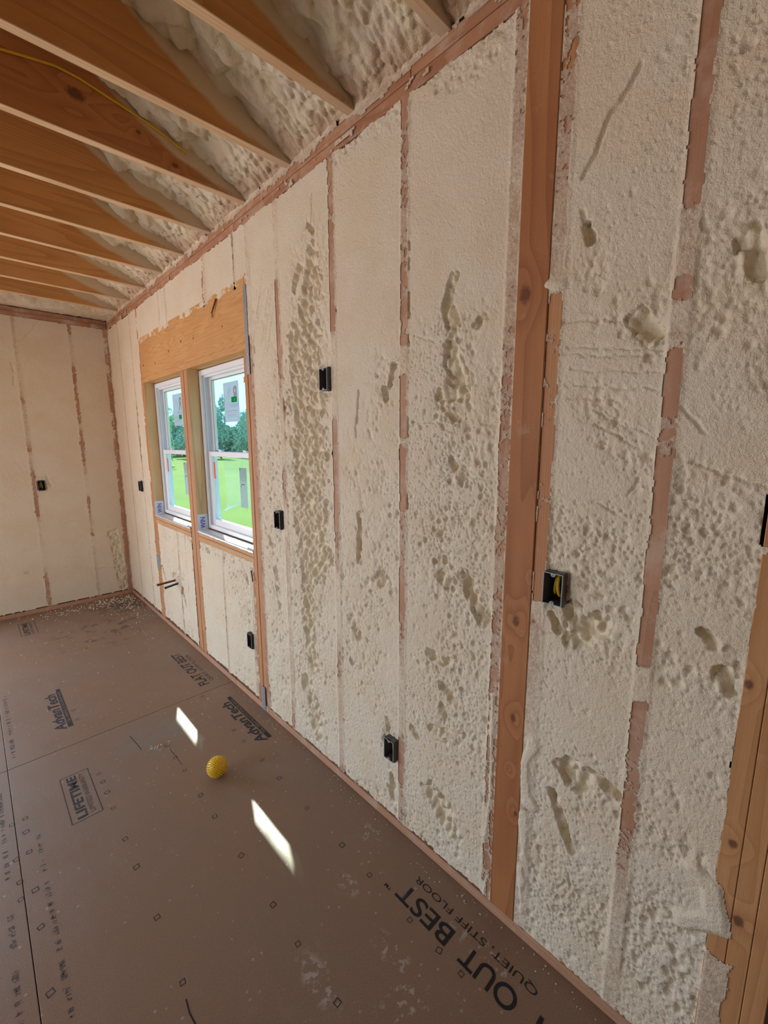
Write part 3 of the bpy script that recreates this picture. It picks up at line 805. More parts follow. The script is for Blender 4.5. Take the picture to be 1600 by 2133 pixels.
# strips of sprayed film that roughen the top plate
def plate_film(y0, y1):
    ny = int((y1 - y0) / .006); nz = 14
    y, z = np.meshgrid(np.linspace(y0, y1, ny), np.linspace(ZP0 - .004, ZP1 + .022, nz), indexing='ij')
    n = fbm(y * 14, z * 30, 4, 201, .6) + .35 * fbm(y * 90, z * 90, 2, 205)
    keep = (n + .9 * sstep(ZP1 - .028, ZP1 + .002, z) - .25) > .12
    h = .0035 + .002 * n + .006 * sstep(ZP1 - .006, ZP1 + .02, z) * (.4 + fbm(y * 40, z * 40, 3, 207))
    film = np.clip(.80 - .35 * sstep(ZP1 - .02, ZP1 + .01, z) - .5 * n, 0, 1)
    grid_obj('spray_foam', -h, y, z, keep.astype(int), True, M['foam'], WR_, {'skin': film * 0, 'film': film})
plate_film(.0, 2.2); plate_film(2.2, 5.05)

# ================================================================= far wall (y = 5.08)
YF = 5.083
WF_ = structure(empty('wall_far'))
FST = [(-.731 - .4064 * k, -.693 - .4064 * k) for k in range(0, 8)] + [(-.326, -.288)]
FIV = {0: [(-1, .5), (.1, .2), (.35, .25), (.45, .9), (.85, .7), (.95, .15), (1.3, .3), (1.5, .6), (1.52, .1), (1.62, .6), (1.9, .6), (1.95, .2), (2.15, .8), (2.5, .6), (2.7, .4)],
       1: [(-1, .4), (.1, .6), (.5, .7), (.66, .9), (.68, .05), (.74, .6), (1.05, .2), (1.1, 1), (1.25, .8), (1.42, .2), (1.72, .25), (1.75, .8), (1.78, .3), (2.3, .25), (2.35, .8), (2.55, .6), (2.6, .2), (2.8, .3)]}
def far_h(x, z):
    n2 = fbm(x * 45, z * 45, 4, 301, .65); n3 = fbm(x * 140, z * 140, 2, 305)
    h = .0015 * fbm(x / .08, z / .08, 3, 311) + .0008 * fbm(x / .012, z / .012, 3, 312)
    fB = seg_field(x, z, FAR_BUBBLE); B = sstep(.0, .25, fB + .35 * fbm(x * 30, z * 30, 3, 315))
    lump = domes(x / .024 + .3 * n2, z / .026, 317)
    h = h * (1 - B) + B * (-.012 + .012 * lump - .01 * fbm(x * 18, z * 14, 2, 319))
    # rough pitted zones beside the box
    zone = sstep(.35, .0, np.hypot((x + .80) / 1.0, (z - 1.25) / .8)) + sstep(.2, 0, np.hypot(x + .60, (z - 1.2)))
    f1, f2, r = voro(x / .012, z / .014, 321)
    h -= .004 * zone * sstep(.4, .05, f1) * (r > .6)
    skin = B * .95
    for pts, w, d in FAR_GROOVES:
        dd = seg_dist(x + .006 * n2, z + .008 * fbm(x * 50, z * 50, 2, 323), pts)
        gv = np.clip(1 - dd / (w * 1.3), 0, 1); h = h - d * gv; skin = np.maximum(skin, .6 * gv)
    cov = np.ones(x.shape); on_any = np.zeros(x.shape)
    for k, (a, b) in enumerate(FST):
        iv = FIV[1] if a > -.5 else FIV[0]
        on = (x > a + .007 + edge_noise(z, 3, .006)) & (x < b - .007 + edge_noise(z, 8, .006))
        c = np.interp(z + .5 * (0 if k in (0, 8) else .4), [i[0] for i in iv], [i[1] for i in iv]) + .28 * n2 + .15 * n3
        cov = np.where(on, c, cov)
        on_any = np.maximum(on_any, sstep(a - .006, a + .004, x) * sstep(b + .006, b - .004, x))
    h = h * (1 - on_any) + .0015 * on_any
    film = np.where(on_any > .5, np.clip(1.1 - cov, 0, 1), 0)
    # browner strip along the corner
    cs = sstep(-.045, -.02, x + .012 * n2); film = np.maximum(film, cs * (.25 + .6 * n2) * (z > 1.0))
    keep = (cov > .30) & (z > ZS + .006 + .008 * n2) & (z < ZP0 + .008 * n2)
    keep = keep & ~((x > -.685) & (x < -.630) & (z > 1.155) & (z < 1.25))
    for (a, b, c, d) in OPEN_FAR: keep = keep & ~((x > a) & (x < b) & (z > c - .1) & (z < d))
    return h, skin, film, keep
bnd = [0.0, -.307, -.712]
for (a, b, r) in [(-.307, .006, .007), (-.712, -.307, .007), (-1.118, -.712, .007)] + [(-1.118 - .4064 * (k + 1), -1.118 - .4064 * k, .03) for k in range(7)] + [(-4.2, -3.963, .03)]:
    nx = max(3, int((b - a) / r)); nz = int(2.7 / r)
    x, z = np.meshgrid(np.linspace(a, b, nx), np.linspace(.0, 2.70, nz), indexing='ij')
    h, sk, fi, keep = far_h(x, z)
    grid_obj('spray_foam', x, YF - h, z, keep.astype(int), False, M['foam'], WF_, {'skin': sk, 'film': fi})
for (a, b) in FST: MB().box(a, b, YF, YF + D, 2.15 if -3.85 < a < -1.60 else ZS, ZP0).build('stud', M['stud'], WF_, bevel=.0015)
MB().box(-.001, -.040, YF, YF + D, ZS, ZP0).build('stud', M['stud'], WF_, bevel=.0015)
MB().box(-4.2, -.001, YF - .002, YF + D, ZP0, ZP0 + .0375).build('top_plate', M['farplate'], WF_, bevel=.0015)
MB().box(-4.2, -.004, YF + .003, YF + D, ZP0 + .038, ZP1).build('top_plate', M['farplate'], WF_, bevel=.0015)
MB().box(-1.60, -.005, YF - .004, YF + D, 0, ZS - .0005).build('sole_plate', M['sole'], WF_, bevel=.0015)
for (a, b, c, d) in OPEN_FAR:
    for (p, q_) in ((a - .04, a), (b, b + .04)): MB().box(p, q_, YF, YF + D, ZS, 2.30).build('opening_stud', M['stud_clean'], WF_, bevel=.0015)
    MB().box(a, b, YF, YF + D, 2.15, 2.30).build('opening_header', M['header'], WF_, bevel=.0015)
MB().box(-4.35, -3.85, YF + D + .0005, YF + D + .012, -.05, 3.0).box(-1.60, .152, YF + D + .0005, YF + D + .012, -.05, 3.0).box(-3.85, -1.60, YF + D + .0005, YF + D + .012, 2.15, 3.0).prism([(-4.35, YF + D + .0005, 3.0), (.152, YF + D + .0005, 3.0), (-2.1, YF + D + .0005, 4.1)], (0, .012, 0)).build('sheathing', M['sheath'], WF_)

# ================================================================= floor
FL_ = structure(empty('floor'))
panels = []
ys = [-2.6, -2.22, .22, 2.66, 5.10]
for (xa, xb) in ((.14, -1.16), (-1.16, -2.38), (-2.38, -3.60), (-3.60, -4.20)):
    for (ya, yb) in zip(ys[:-1], ys[1:]):
        g = .0012
        if yb > 5: yb = 5.22
        o = MB().box(min(xa, xb) + g, max(xa, xb) - g, ya + g, yb - g, -.019, 0.0).build('subfloor_panel', M['floor'], FL_, bevel=.0012)
        panels.append((min(xa, xb), max(xa, xb), ya, yb, o))
MB().box(-4.3, .15, -2.7, 5.23, -.06, -.0195).build('floor_deck', M['ink_dark'] if False else M['seal'], FL_)
def panel_at(x, y):
    for (a, b, c, d, o) in panels:
        if a <= x <= b and c <= y <= d: return o
    return FL_
# --- lettering and marks printed on the panels
def text_mesh(name, body, size, m, parent, origin, xdir, updir, spacing=1.0, squash=1.0, shear=0.0, align='LEFT', thick=0.0):
    cu = bpy.data.curves.new(name, 'FONT'); cu.body = body; cu.size = 1.0; cu.align_x = align; cu.space_character = spacing
    cu.offset = thick; cu.shear = shear
    to = bpy.data.objects.new(name, cu); C.objects.link(to)
    dg = bpy.context.evaluated_depsgraph_get(); me = bpy.data.meshes.new_from_object(to.evaluated_get(dg))
    C.objects.unlink(to); bpy.data.objects.remove(to); bpy.data.curves.remove(cu)
    xd, ud = Vector(xdir).normalized(), Vector(updir).normalized(); o_ = Vector(origin)
    for v in me.vertices: v.co = o_ + xd * (v.co.x * size * squash) + ud * (v.co.y * size)
    me.materials.clear(); me.materials.append(m); me.name = name
    return link(bpy.data.objects.new(name, me), parent)
ZI = .0006
def ftext(body, x, y, height, length, m, parent_xy=None, thick=0.0, shear=0.0):
    """baseline at x, starting at y, reading along +y with letter tops towards -x; fitted to length"""
    o = text_mesh('printed_lettering', body, 1.0, m, panel_at(*(parent_xy or (x, y))), (0, 0, 0), (1, 0, 0), (0, 1, 0), thick=thick, shear=shear)
    P = np.array([v.co[:] for v in o.data.vertices]); w = P[:, 0].max() - P[:, 0].min(); hh = .70
    sx_, sy_ = length / w, height / hh; x0 = P[:, 0].min()
    for v in o.data.vertices:
        a, b = v.co.x, v.co.y; v.co = Vector((x - b * sy_, y + (a - x0) * sx_, ZI))
    return o
ftext('FLAT', -.140, .205, .062, .215, M['ink_dark'], thick=.012)
ftext('OUT', -.142, .455, .062, .185, M['ink_dark'], thick=.012)
ftext('BEST', -.142, .690, .062, .225, M['ink_dark'], thick=.012)
ftext('\u2122', -.188, .935, .018, .030, M['ink_dark'], thick=.01)
ftext('QUIET, STIFF FLOOR', -.090, .425, .024, .475, M['ink_dark'])
ftext('FLAT OUT BEST', -.125, 2.745, .060, .58, M['ink'], thick=.02)
ftext('QUIET, STIFF FLOOR', -.085, 2.770, .024, .48, M['ink'])
def frame_mark(x0, x1, y0, y1, w, m, name='printed_border'):
    b = MB()
    for (a, c, d, e) in ((x0, x1, y0, y0 + w), (x0, x1, y1 - w, y1), (x0, x0 + w, y0 + w, y1 - w), (x1 - w, x1, y0 + w, y1 - w)):
        b.poly([(a, d, ZI), (c, d, ZI), (c, e, ZI), (a, e, ZI)])
    return b.build(name, m, panel_at((x0 + x1) / 2, (y0 + y1) / 2))
for (xo, yo, mm) in ((0, 0, 'ink'), (.015, 2.466, 'ink_faint')):
    frame_mark(-.986 + xo, -.871 + xo, 2.060 + yo, 2.405 + yo, .0035, M[mm if mm == 'ink' else 'ink'])
    ftext('LIFETIME', -.926 + xo, 2.076 + yo, .036, .315, M['ink'], thick=.03)
    ftext('LIMITED WARRANTY', -.895 + xo, 2.085 + yo, .020, .300, M['ink'])
# logo blocks: dark band with knocked-out word, big soft lettering on its left
for (xr, y0, y1) in ((-.0905, 1.975, 2.500), (-.862, 2.850, 3.365)):
    b = MB().poly([(xr - .024, y0, ZI), (xr, y0, ZI), (xr, y1, ZI), (xr - .024, y1, ZI)])
    b.build('printed_band', M['ink'], panel_at(xr, y0 + .1))
    o = ftext('SUBFLOORING', xr - .006, y0 + .06, .012, (y1 - y0) * .80, M['floor'])
    for v in o.data.vertices: v.co.z = .0010
    ftext('AdvanTech', xr - .032, y0 - .01, .052, (y1 - y0) * .93, M['ink'], thick=.028, shear=.12)
# nailing guide squares in rows a foot apart
MARKS = [(-.219, 1.443), (-.218, 1.196), (-.22, 1.029), (-.224, .82), (-.222, .695), (-.222, .609), (-.218, 1.682), (-.218, 1.848), (-.22, 2.172), (-.22, 2.047), (-.22, 2.62),
    (-.537, 1.023), (-.536, .817), (-.531, 1.437), (-.532, 1.685), (-.531, 1.844), (-.534, 1.186), (-.528, 2.051), (-.532, 2.174), (-.533, 2.30),
    (-.838, 2.041), (-.837, 2.161), (-.837, 2.248), (-.84, 1.671), (-.84, 1.834), (-.84, 1.425), (-.842, 1.178), (-.838, 2.90), (-.838, 3.02),
    (-1.125, 2.243), (-1.129, 2.158), (-1.129, 2.035), (-1.129, 1.831), (-1.13, 1.664), (-1.132, 1.423), (-1.169, 2.243), (-1.169, 2.029), (-1.167, 1.906), (-1.17, 1.824), (-.84, 2.32)]
rnd = random.Random(4)
protos = []
for k in range(3):
    b = MB(); r = .0085 + .001 * k; w = .0028 + .0006 * k; a0 = .1 * k
    for i in range(4):
        t0, t1 = a0 + i * math.pi / 2, a0 + (i + 1) * math.pi / 2
        b.poly([(r * math.cos(t0), r * math.sin(t0), 0), ((r + w) * math.cos(t0), (r + w) * math.sin(t0), 0), ((r + w) * math.cos(t1), (r + w) * math.sin(t1), 0), (r * math.cos(t1), r * math.sin(t1), 0)])
    me = bpy.data.meshes.new('fastener_mark'); me.from_pydata(b.v, [], b.f); me.materials.append(M['ink_dark' if k < 2 else 'ink']); protos.append(me)
for (x, y) in MARKS:
    o = bpy.data.objects.new('fastener_mark', rnd.choice(protos)); link(o, panel_at(x, y)); o.location = (x, y, ZI); o.rotation_euler.z = math.pi / 4 + rnd.uniform(-.25, .25)
# rubbed rows of small print along both sides of the panel edge (no longer legible)
def dashes(x, y0, y1, h, seed):
    r = random.Random(seed); b = MB(); y = y0
    while y < y1:
        w = r.uniform(.008, .016)
        if r.random() < .78:
            a = r.random()
            b.poly([(x, y, ZI), (x - h * r.uniform(.6, 1), y, ZI), (x - h * r.uniform(.6, 1), y + w * .35, ZI), (x, y + w * .3, ZI)])
            if a < .6: b.poly([(x - h * .4, y + w * .3, ZI), (x - h * .62, y + w * .3, ZI), (x - h * .62, y + w * .8, ZI), (x - h * .4, y + w * .8, ZI)])
            if a > .3: b.poly([(x, y + w * .5, ZI), (x - h * .9, y + w * .5, ZI), (x - h * .9, y + w * .8, ZI), (x, y + w * .8, ZI)])
        y += w * (1 if r.random() < .85 else 2.5)
    b.build('rubbed_print', M['ink_faint'], panel_at(x, (y0 + y1) / 2))
dashes(-1.088, 1.30, 2.10, .018, 1); dashes(-1.193, 1.62, 1.78, .018, 2); dashes(-1.190, 1.95, 2.55, .018, 3); dashes(-1.12, 2.75, 3.5, .022, 4); dashes(-1.195, 1.35, 1.56, .018, 5)
# pencil strokes
def stroke(pts, w):
    b = MB()
    for (a, c) in zip(pts[:-1], pts[1:]):
        a = Vector((*a, ZI)); c = Vector((*c, ZI)); n = (c - a).cross(Vector((0, 0, 1))).normalized() * w
        b.poly([a - n, c - n, c + n, a + n])
    b.build('pencil_line', M['ink_dark'], panel_at(*pts[0]))
stroke([(-.849, 1.13), (-.853, 1.09), (-.850, 1.05)], .002); stroke([(-.655, 2.52), (-.645, 2.42), (-.64, 2.36)], .0016); stroke([(-.53, 2.27), (-.525, 2.10)], .0012)

# ================================================================= ceiling: joists with foam on the roof deck above
CE_ = structure(empty('ceiling'))
JY = [-.31 + .4064 * k for k in range(-6, 2)] + [.49, .897, 1.32, 1.737, 2.14, 2.565, 2.972, 3.375, 3.79, 4.20, 4.60]
JH = .286
for y in JY:
    mm = M['joist_k'] if abs(y - 2.14) < .01 else M['joist']
    # heel cut to the roof pitch
    pts = [(.13, y, ZP1 + .0005), (.13, y, ZP1 + .12), (-.30, y, ZP1 + JH - .001), (-4.05, y, ZP1 + JH - .001), (-4.19, y, ZP1 + .12), (-4.19, y, ZP1 + .0005)]
    jo = MB().prism(pts, (0, .038, 0)).build('joist', mm, CE_, bevel=.002); jo.data.materials.append(M['joist_lit_edge'])
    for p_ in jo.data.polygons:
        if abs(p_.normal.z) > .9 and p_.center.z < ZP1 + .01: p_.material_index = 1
def zroof(v): return 2.782 + .5 * np.minimum(v, 4.2 - v)
def roof_h(v, y, seed):
    wv = v + .02 * fbm(v * 14, y * 14, 2, 400 + seed); wy = y + .018 * fbm(v * 14 + 5, y * 14, 2, 410 + seed)
    A = domes(wy / .060 + seed, wv / .095, 420)
    Bm = domes(wy / .022 + seed, wv / .032, 430); br = 1.0
    tear = fbm(y / .05, v / .14, 3, 440 + seed)
    nearp = sstep(.34, .10, v + .08 * tear); big = domes(wy / .125 + seed, wv / .19, 480)
    h = (.050 * A + .010 * Bm) * (1 - nearp) + nearp * (.016 * Bm + .012 * A)
    h = h + .045 * big * sstep(.22, .42, v) + .035 * fbm(y / .16, v / .26, 3, 450 + seed) * sstep(.05, .2, v) + .002 * fbm(v / .01, y / .01, 2, 460)
    h -= .012 * sstep(.55, .8, fbm(y / .03, v / .09, 3, 470 + seed)) * (v < .5)
    return h, A, nearp, tear
for k, (ya, yb) in enumerate(zip(JY[:-1], JY[1:])):
    if ya < -.4:
        segs = [(-.03, 4.2, .06)]
    else:
        segs = [(-.03, 1.15, .0055), (1.15, 4.23, .06)]
    if yb < .2 and ya >= -.4: segs = [(-.03, 1.15, .012), (1.15, 4.23, .06)]
    for (v0, v1, r) in segs:
        nv = int((v1 - v0) / r) + 1; ny = max(6, int((yb - ya - .036) / r))
        v, y = np.meshgrid(np.linspace(v0, v1, nv), np.linspace(ya + .037, yb + .001, ny), indexing='ij')
        h, A, nearp, tear = roof_h(v, y, k)
        # foam climbs a little where it meets the joists
        ed = np.minimum(y - ya - .038, yb - y); cove = .020 * sstep(.05, .0, ed) * sstep(.1, .3, v)
        z = zroof(np.clip(v, 0, 4.2)) - h - cove
        z = np.maximum(z, ZP1 + .003 + .006 * (A - .3)) if v0 < 0 else z
        z = np.where(v < .012, np.minimum(z, ZP1 + .016 + .01 * A), z)
        sk = np.clip((1 - nearp) * (.45 + .55 * sstep(.7, .3, A)), 0, 1)
        sk = np.where((nearp > .5) & (tear > .15), .9, sk)
        film = np.clip(.75 * sstep(.13, .0, v + .05 * tear) , 0, 1)
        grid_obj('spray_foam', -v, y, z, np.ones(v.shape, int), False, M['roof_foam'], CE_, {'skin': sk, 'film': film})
# last bay, against the far wall: foam rolls down onto its top plate
x, t = np.meshgrid(np.linspace(.0, 1.9, 240), np.linspace(0, 1, 70), indexing='ij')
yy = 4.639 + t * (YF + .03 - 4.639)
h, A, nearp, tear = roof_h(x, yy, 77)
zt = zroof(x); drop = sstep(.15, .80, t)
z = zt * (1 - drop) + (ZP1 + .012 + 0 * zt) * drop - h * (1 - .5 * drop)
z = np.maximum(z, ZP1 + .002 + .012 * A)
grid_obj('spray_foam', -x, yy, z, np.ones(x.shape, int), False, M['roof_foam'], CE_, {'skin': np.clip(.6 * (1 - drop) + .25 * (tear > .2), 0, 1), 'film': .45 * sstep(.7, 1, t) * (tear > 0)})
x, t = np.meshgrid(np.linspace(1.9, 4.2, 40), np.linspace(0, 1, 8), indexing='ij')
z = zroof(x) * (1 - t) + 2.77 * t
grid_obj('spray_foam', -x, 4.639 + t * .46, z, np.ones(x.shape, int), False, M['roof_foam'], CE_, {'skin': z * 0, 'film': z * 0})

# yellow cable stapled along the face of one joist
cp = [(-2.2, 2.90), (-1.6, 2.915), (-1.1, 2.912), (-.89, 2.926), (-.812, 2.942), (-.735, 2.956), (-.66, 2.952), (-.579, 2.936), (-.445, 2.910), (-.355, 2.884), (-.28, 2.855)]
cb_ = MB(); o_ = Vector((cp[0][0], 2.1357, cp[0][1]))
cb_.tube([(x, 2.1357, z) for (x, z) in cp], .0042, 8); co = cb_.build('electrical_cable', M['yellow'], smooth=True, origin=o_)
tag(co, 'yellow electrical cable running along the knotty ceiling joist', 'cable')

# roof above, with eaves
RF = structure(empty('roof'))
for s_ in (1, -1):
    X = lambda x: x if s_ > 0 else -4.2 - x
    MB().prism([(X(.50), -2.9, 2.70), (X(.50), -2.9, 2.745), (-2.1, -2.9, 4.045), (-2.1, -2.9, 4.0)][::s_], (0, 8.4, 0)).build('roof_deck', M['roofing'], RF)
    MB().box(min(X(.478), X(.50)), max(X(.478), X(.50)), -2.9, 5.5, 2.432, 2.70).build('fascia_board', M['vinyl'], RF)
    MB().box(min(X(.153), X(.478)), max(X(.153), X(.478)), -2.9, 5.5, 2.432, 2.444).build('soffit', M['vinyl'], RF)

# ================================================================= walls outside the view, with openings placed for the light
def holed(axis_pos, thick, lo, hi, holes, name, along):
    e_ = structure(empty(name)); b = MB(); fr = MB()
    def bx(a, c, z0, z1, mb=b, d0=0.0, d1=thick):
        p0, p1 = sorted((axis_pos + d0, axis_pos + d1))
        if along == 'y': mb.box(p0, p1, a, c, z0, z1)
        else: mb.box(a, c, p0, p1, z0, z1)
    cur = lo
    for (a, c, z0, z1) in sorted(holes):
        bx(cur, a, 0, ZP1)
        if z0 > 0: bx(a, c, 0, z0)
        bx(a, c, z1, ZP1); cur = c
    bx(cur, hi, 0, ZP1)
    b.build('spray_foam', M['foam'], e_)
    for (a, c, z0, z1) in holes:
        t = .04; s_ = -.01 if thick < 0 else .01
        for q in ((a, a + t, z0, z1), (c - t, c, z0, z1), (a + t, c - t, z1 - t, z1), ((a + c) / 2 - .02, (a + c) / 2 + .02, z0, z1 - t)):
            f2 = MB(); bx(*q, mb=f2, d0=-s_, d1=thick + s_); f2.build('opening_stud', M['stud_clean'], e_)
    return e_
holed(XO, -.14, YB, YF, OPEN_LEFT, 'wall_left', 'y')
wb = holed(YB, -.14, XO, .14, OPEN_BACK, 'wall_back', 'x')
MB().box(-4.35, .152, YB - .155, YB - .1405, ZP1, 3.0).prism([(-4.35, YB - .155, 3.0), (.152, YB - .155, 3.0), (-2.1, YB - .155, 4.1)], (0, .014, 0)).build('sheathing', M['sheath'], wb)

# ================================================================= windows
def ring(b, x0, x1, ya, yb, za, zb, w, wb_=None, wt=None):
    wb_ = w if wb_ is None else wb_; wt = w if wt is None else wt
    b.box(x0, x1, ya, ya + w, za, zb); b.box(x0, x1, yb - w, yb, za, zb)
    b.box(x0, x1, ya + w, yb - w, za, za + wb_); b.box(x0, x1, ya + w, yb - w, zb - wt, zb)
    return b
def window(name, y0, y1, n):
    W_ = structure(empty(name, (.07, (y0 + y1) / 2, .98)))
    def B(mb, nm, m, par=W_, bev=.002, **k):
        o = mb.build(nm, m, None, bevel=bev, **k)
        loc = Vector((0, 0, 0)); q = par
        while q is not None: loc += q.location; q = q.parent
        for v in o.data.vertices: v.co -= loc
        o.parent = par; return o
    a, b, c, d = y0 + .008, y1 - .008, .990, 2.078
    B(ring(MB(), .075, .150, a, b, c, d, .030, .030, .034), 'window_frame', M['vinyl'])
    # stepped jamb liners between frame and sash
    for (p, q_) in ((a + .030, a + .044), (b - .044, b - .030)):
        B(MB().box(.093, .150, p, q_, c + .03, d - .034), 'jamb_liner', M['liner'])
        B(MB().box(.120, .128, p - .001 if p > 2.9 and p - y0 > .4 else p, q_ + .006 if p - y0 < .4 else q_, 1.54, d - .034), 'parting_stop', M['vinyl'])
    B(MB().box(.093, .112, a + .044, b - .044, d - .046, d - .034), 'head_stop', M['vinyl'])
    us = B(ring(MB(), .124, .146, a + .046, b - .046, 1.512, d - .036, .036, .028, .030), 'upper_sash', M['vinyl'])
    B(ring(MB(), .1235, .1239, a + .080, b - .080, 1.538, d - .064, .004), 'gasket', M['seal'], us, 0)
    B(MB().box(.134, .1385, a + .080, b - .080, 1.538, d - .064), 'glass_pane', M['glass'], us, 0)
    ls = B(ring(MB(), .090, .116, a + .046, b - .046, 1.018, 1.536, .040, .046, .032), 'lower_sash', M['vinyl'])
    B(MB().box(.100, .1045, a + .084, b - .084, 1.062, 1.506), 'glass_pane', M['glass'], ls, 0)
    # sash locks on the meeting rail
    for t in (.28, .72):
        yc = a + (b - a) * t
        B(MB().box(.094, .112, yc - .024, yc + .024, 1.5355, 1.545).box(.090, .100, yc - .006, yc + .020, 1.5445, 1.552), 'sash_lock', M['vinyl'], W_, .002)
    # labels on the glass
    def lab(nm, m, x, ya, yb, za, zb, par, th=.0006):
        return B(MB().box(x - th, x, ya, yb, za, zb), nm, m, par, 0)
    X1 = .1325
    s0, s1, t0, t1 = (y0 + .352, y0 + .566, 1.730, 1.978)
    st = lab('paper_label', M['sticker'], X1, s0, s1, t0, t1, us)
    st['label'] = 'translucent window label seen from its back'
    def wt(body, size, y, z, m, squash=1.0, thick=0.0, xx=None):
        o = text_mesh('label_lettering', body, size, m, None, (xx or X1 - .0012, y, z), (0, 1, 0), (0, 0, 1), squash=squash, thick=thick)
        loc = us.location + W_.location
        for v in o.data.vertices: v.co -= loc
        o.parent = us; return o
    wt('R', .135, s0 + .020, t1 - .125, M['brownprint'], .80, .02)
    wt('R', .095, s0 + .110, t1 - .100, M['sticker'], .9, .01)
    wt('RELIABILT', .036, s0 + .010, t1 - .158, M['greyprint'], .86)
    for i, (l0, l1) in enumerate(((.03, .19), (.05, .17), (.02, .20), (.03, .18))):
        lab('label_line', M['greyprint'], X1 - .0008, s0 + l0, s0 + l1, t0 + .030 + .013 * i - .003 * (i % 2), t0 + .033 + .013 * i, us)
    fr = MB(); ring(fr, X1 - .0012, X1 - .0006, s0, s1, t0, t1, .0025); B(fr, 'label_border', M['greyprint'], us, 0)
    gy, gz = ((s0 + .028, t1 - .128) if n == 2 else (s0 + .035, t0 + .050))
    g = lab('green_tag', M['greenlab'], X1 - .0016, gy, gy + (.075 if n == 2 else .055), gz, gz + .034, us)
    if n == 2: wt('A', .026, gy + .020, gz + .007, M['sticker'], xx=X1 - .0030)
    lab('orange_tag', M['orange'], X1, y0 + .225, y0 + .275, 1.955, 1.990, us)
    lab('orange_tag', M['orange'], .0995, y1 - .128, y1 - .102, 1.350, 1.465, ls)
    lab('orange_tag', M['orange'], .0995, y0 + .150, y0 + .180, 1.345, 1.400, ls)
    gl_ = lab('grey_label', M['grey_label'], .0995, y0 + .236, y0 + .333, 1.190, 1.442, ls)
    for i in range(9):
        zz = 1.205 + i * .026
        lab('label_line', M['blackprint'] if i == 5 else M['greyprint'], .0987, y0 + .245 + .01 * (i % 3), y0 + .325 - .012 * (i % 2), zz, zz + (.005 if i == 5 else .0022), ls)
    lab('label_mark', M['blackprint'], .0987, y0 + .318, y0 + .326, 1.424, 1.436, ls); lab('label_mark', M['blackprint'], .0987, y0 + .312, y0 + .318, 1.318, 1.330, ls)
    # pale translucent sheet with a curved lower edge, outside the lower pane
    if n == 2:
        f = MB(); pts = [(2.470, 1.500), (2.470, 1.215), (2.56, 1.205), (2.67, 1.190), (2.74, 1.172), (2.82, 1.150), (2.845, 1.165), (2.842, 1.25), (2.858, 1.40), (2.872, 1.470), (2.85, 1.475), (2.84, 1.500)]
        f.poly([(.1175, p[0], p[1]) for p in pts]); B(f, 'pale_sheet', M['pane_sheet'], ls, 0)
        f = MB()
        cv = [(2.67, 1.190), (2.74, 1.172), (2.82, 1.150), (2.87, 1.136), (2.93, 1.128)]; cu_ = [(2.67, 1.200), (2.74, 1.186), (2.80, 1.172), (2.835, 1.172), (2.86, 1.15)]
        f.poly([(.1165, *p) for p in cv + cu_[::-1]]); B(f, 'pale_sheet', M['sticker'], ls, 0)
    return W_
w2 = window('window_2', 2.262, 3.085, 2)
w1 = window('window_1', 3.2285, 4.045, 1)
# jamb boards' foil flashing: sill pan with turned-up end and printed word
for (y0, y1, full) in ((2.2635, 3.0835, True), (3.2300, 4.0435, False)):
    W_ = w2 if full else w1
    L = W_.location
    n = 40
    v, f = [], []
    r = random.Random(3 if full else 5)
    for i in range(n + 1):
        y = y0 + (y1 - y0) * i / n
        for (x, z) in ((-.0035, .966 + .004 * r.random()), (-.0035, .9805), (.02, .9815 + .0025 * r.random()), (.045, .9815 + .0025 * r.random()), (.074, .982)):
            v.append((x - L.x, y - L.y, z - L.z))
    for i in range(n):
        for j in range(4):
            a = i * 5 + j; f.append((a, a + 5, a + 6, a + 1))
    me = bpy.data.meshes.new('foil_flashing'); me.from_pydata(v, [], f); me.materials.append(M['foil'])
    for p_ in me.polygons: p_.use_smooth = True
    link(bpy.data.objects.new('foil_flashing', me), W_)
    up = MB().box(.0 - L.x, .0740 - L.x, y1 - .0008 - L.y, y1 + .0006 - L.y, .981 - L.z, 1.093 - L.z); up.build('flashing_end', M['tape'], W_)
    o = text_mesh('tape_lettering', 'WIN', .048, M['blueprint'], None, (.052, y1 - .0014, .992), (0, 0, 1), (-1, 0, 0), squash=.82, thick=.02)
    for v_ in o.data.vertices: v_.co -= L
    o.parent = W_
# jamb linings (inner faces of the openings) in yellower board
for (ya, yb) in ((3.0838, 3.0849), (4.0438, 4.0449)):
    lumber('jamb_face', M['jamb'], .0005, .0745, ya - .0004, yb, .983, 2.0855, WR_, 0)

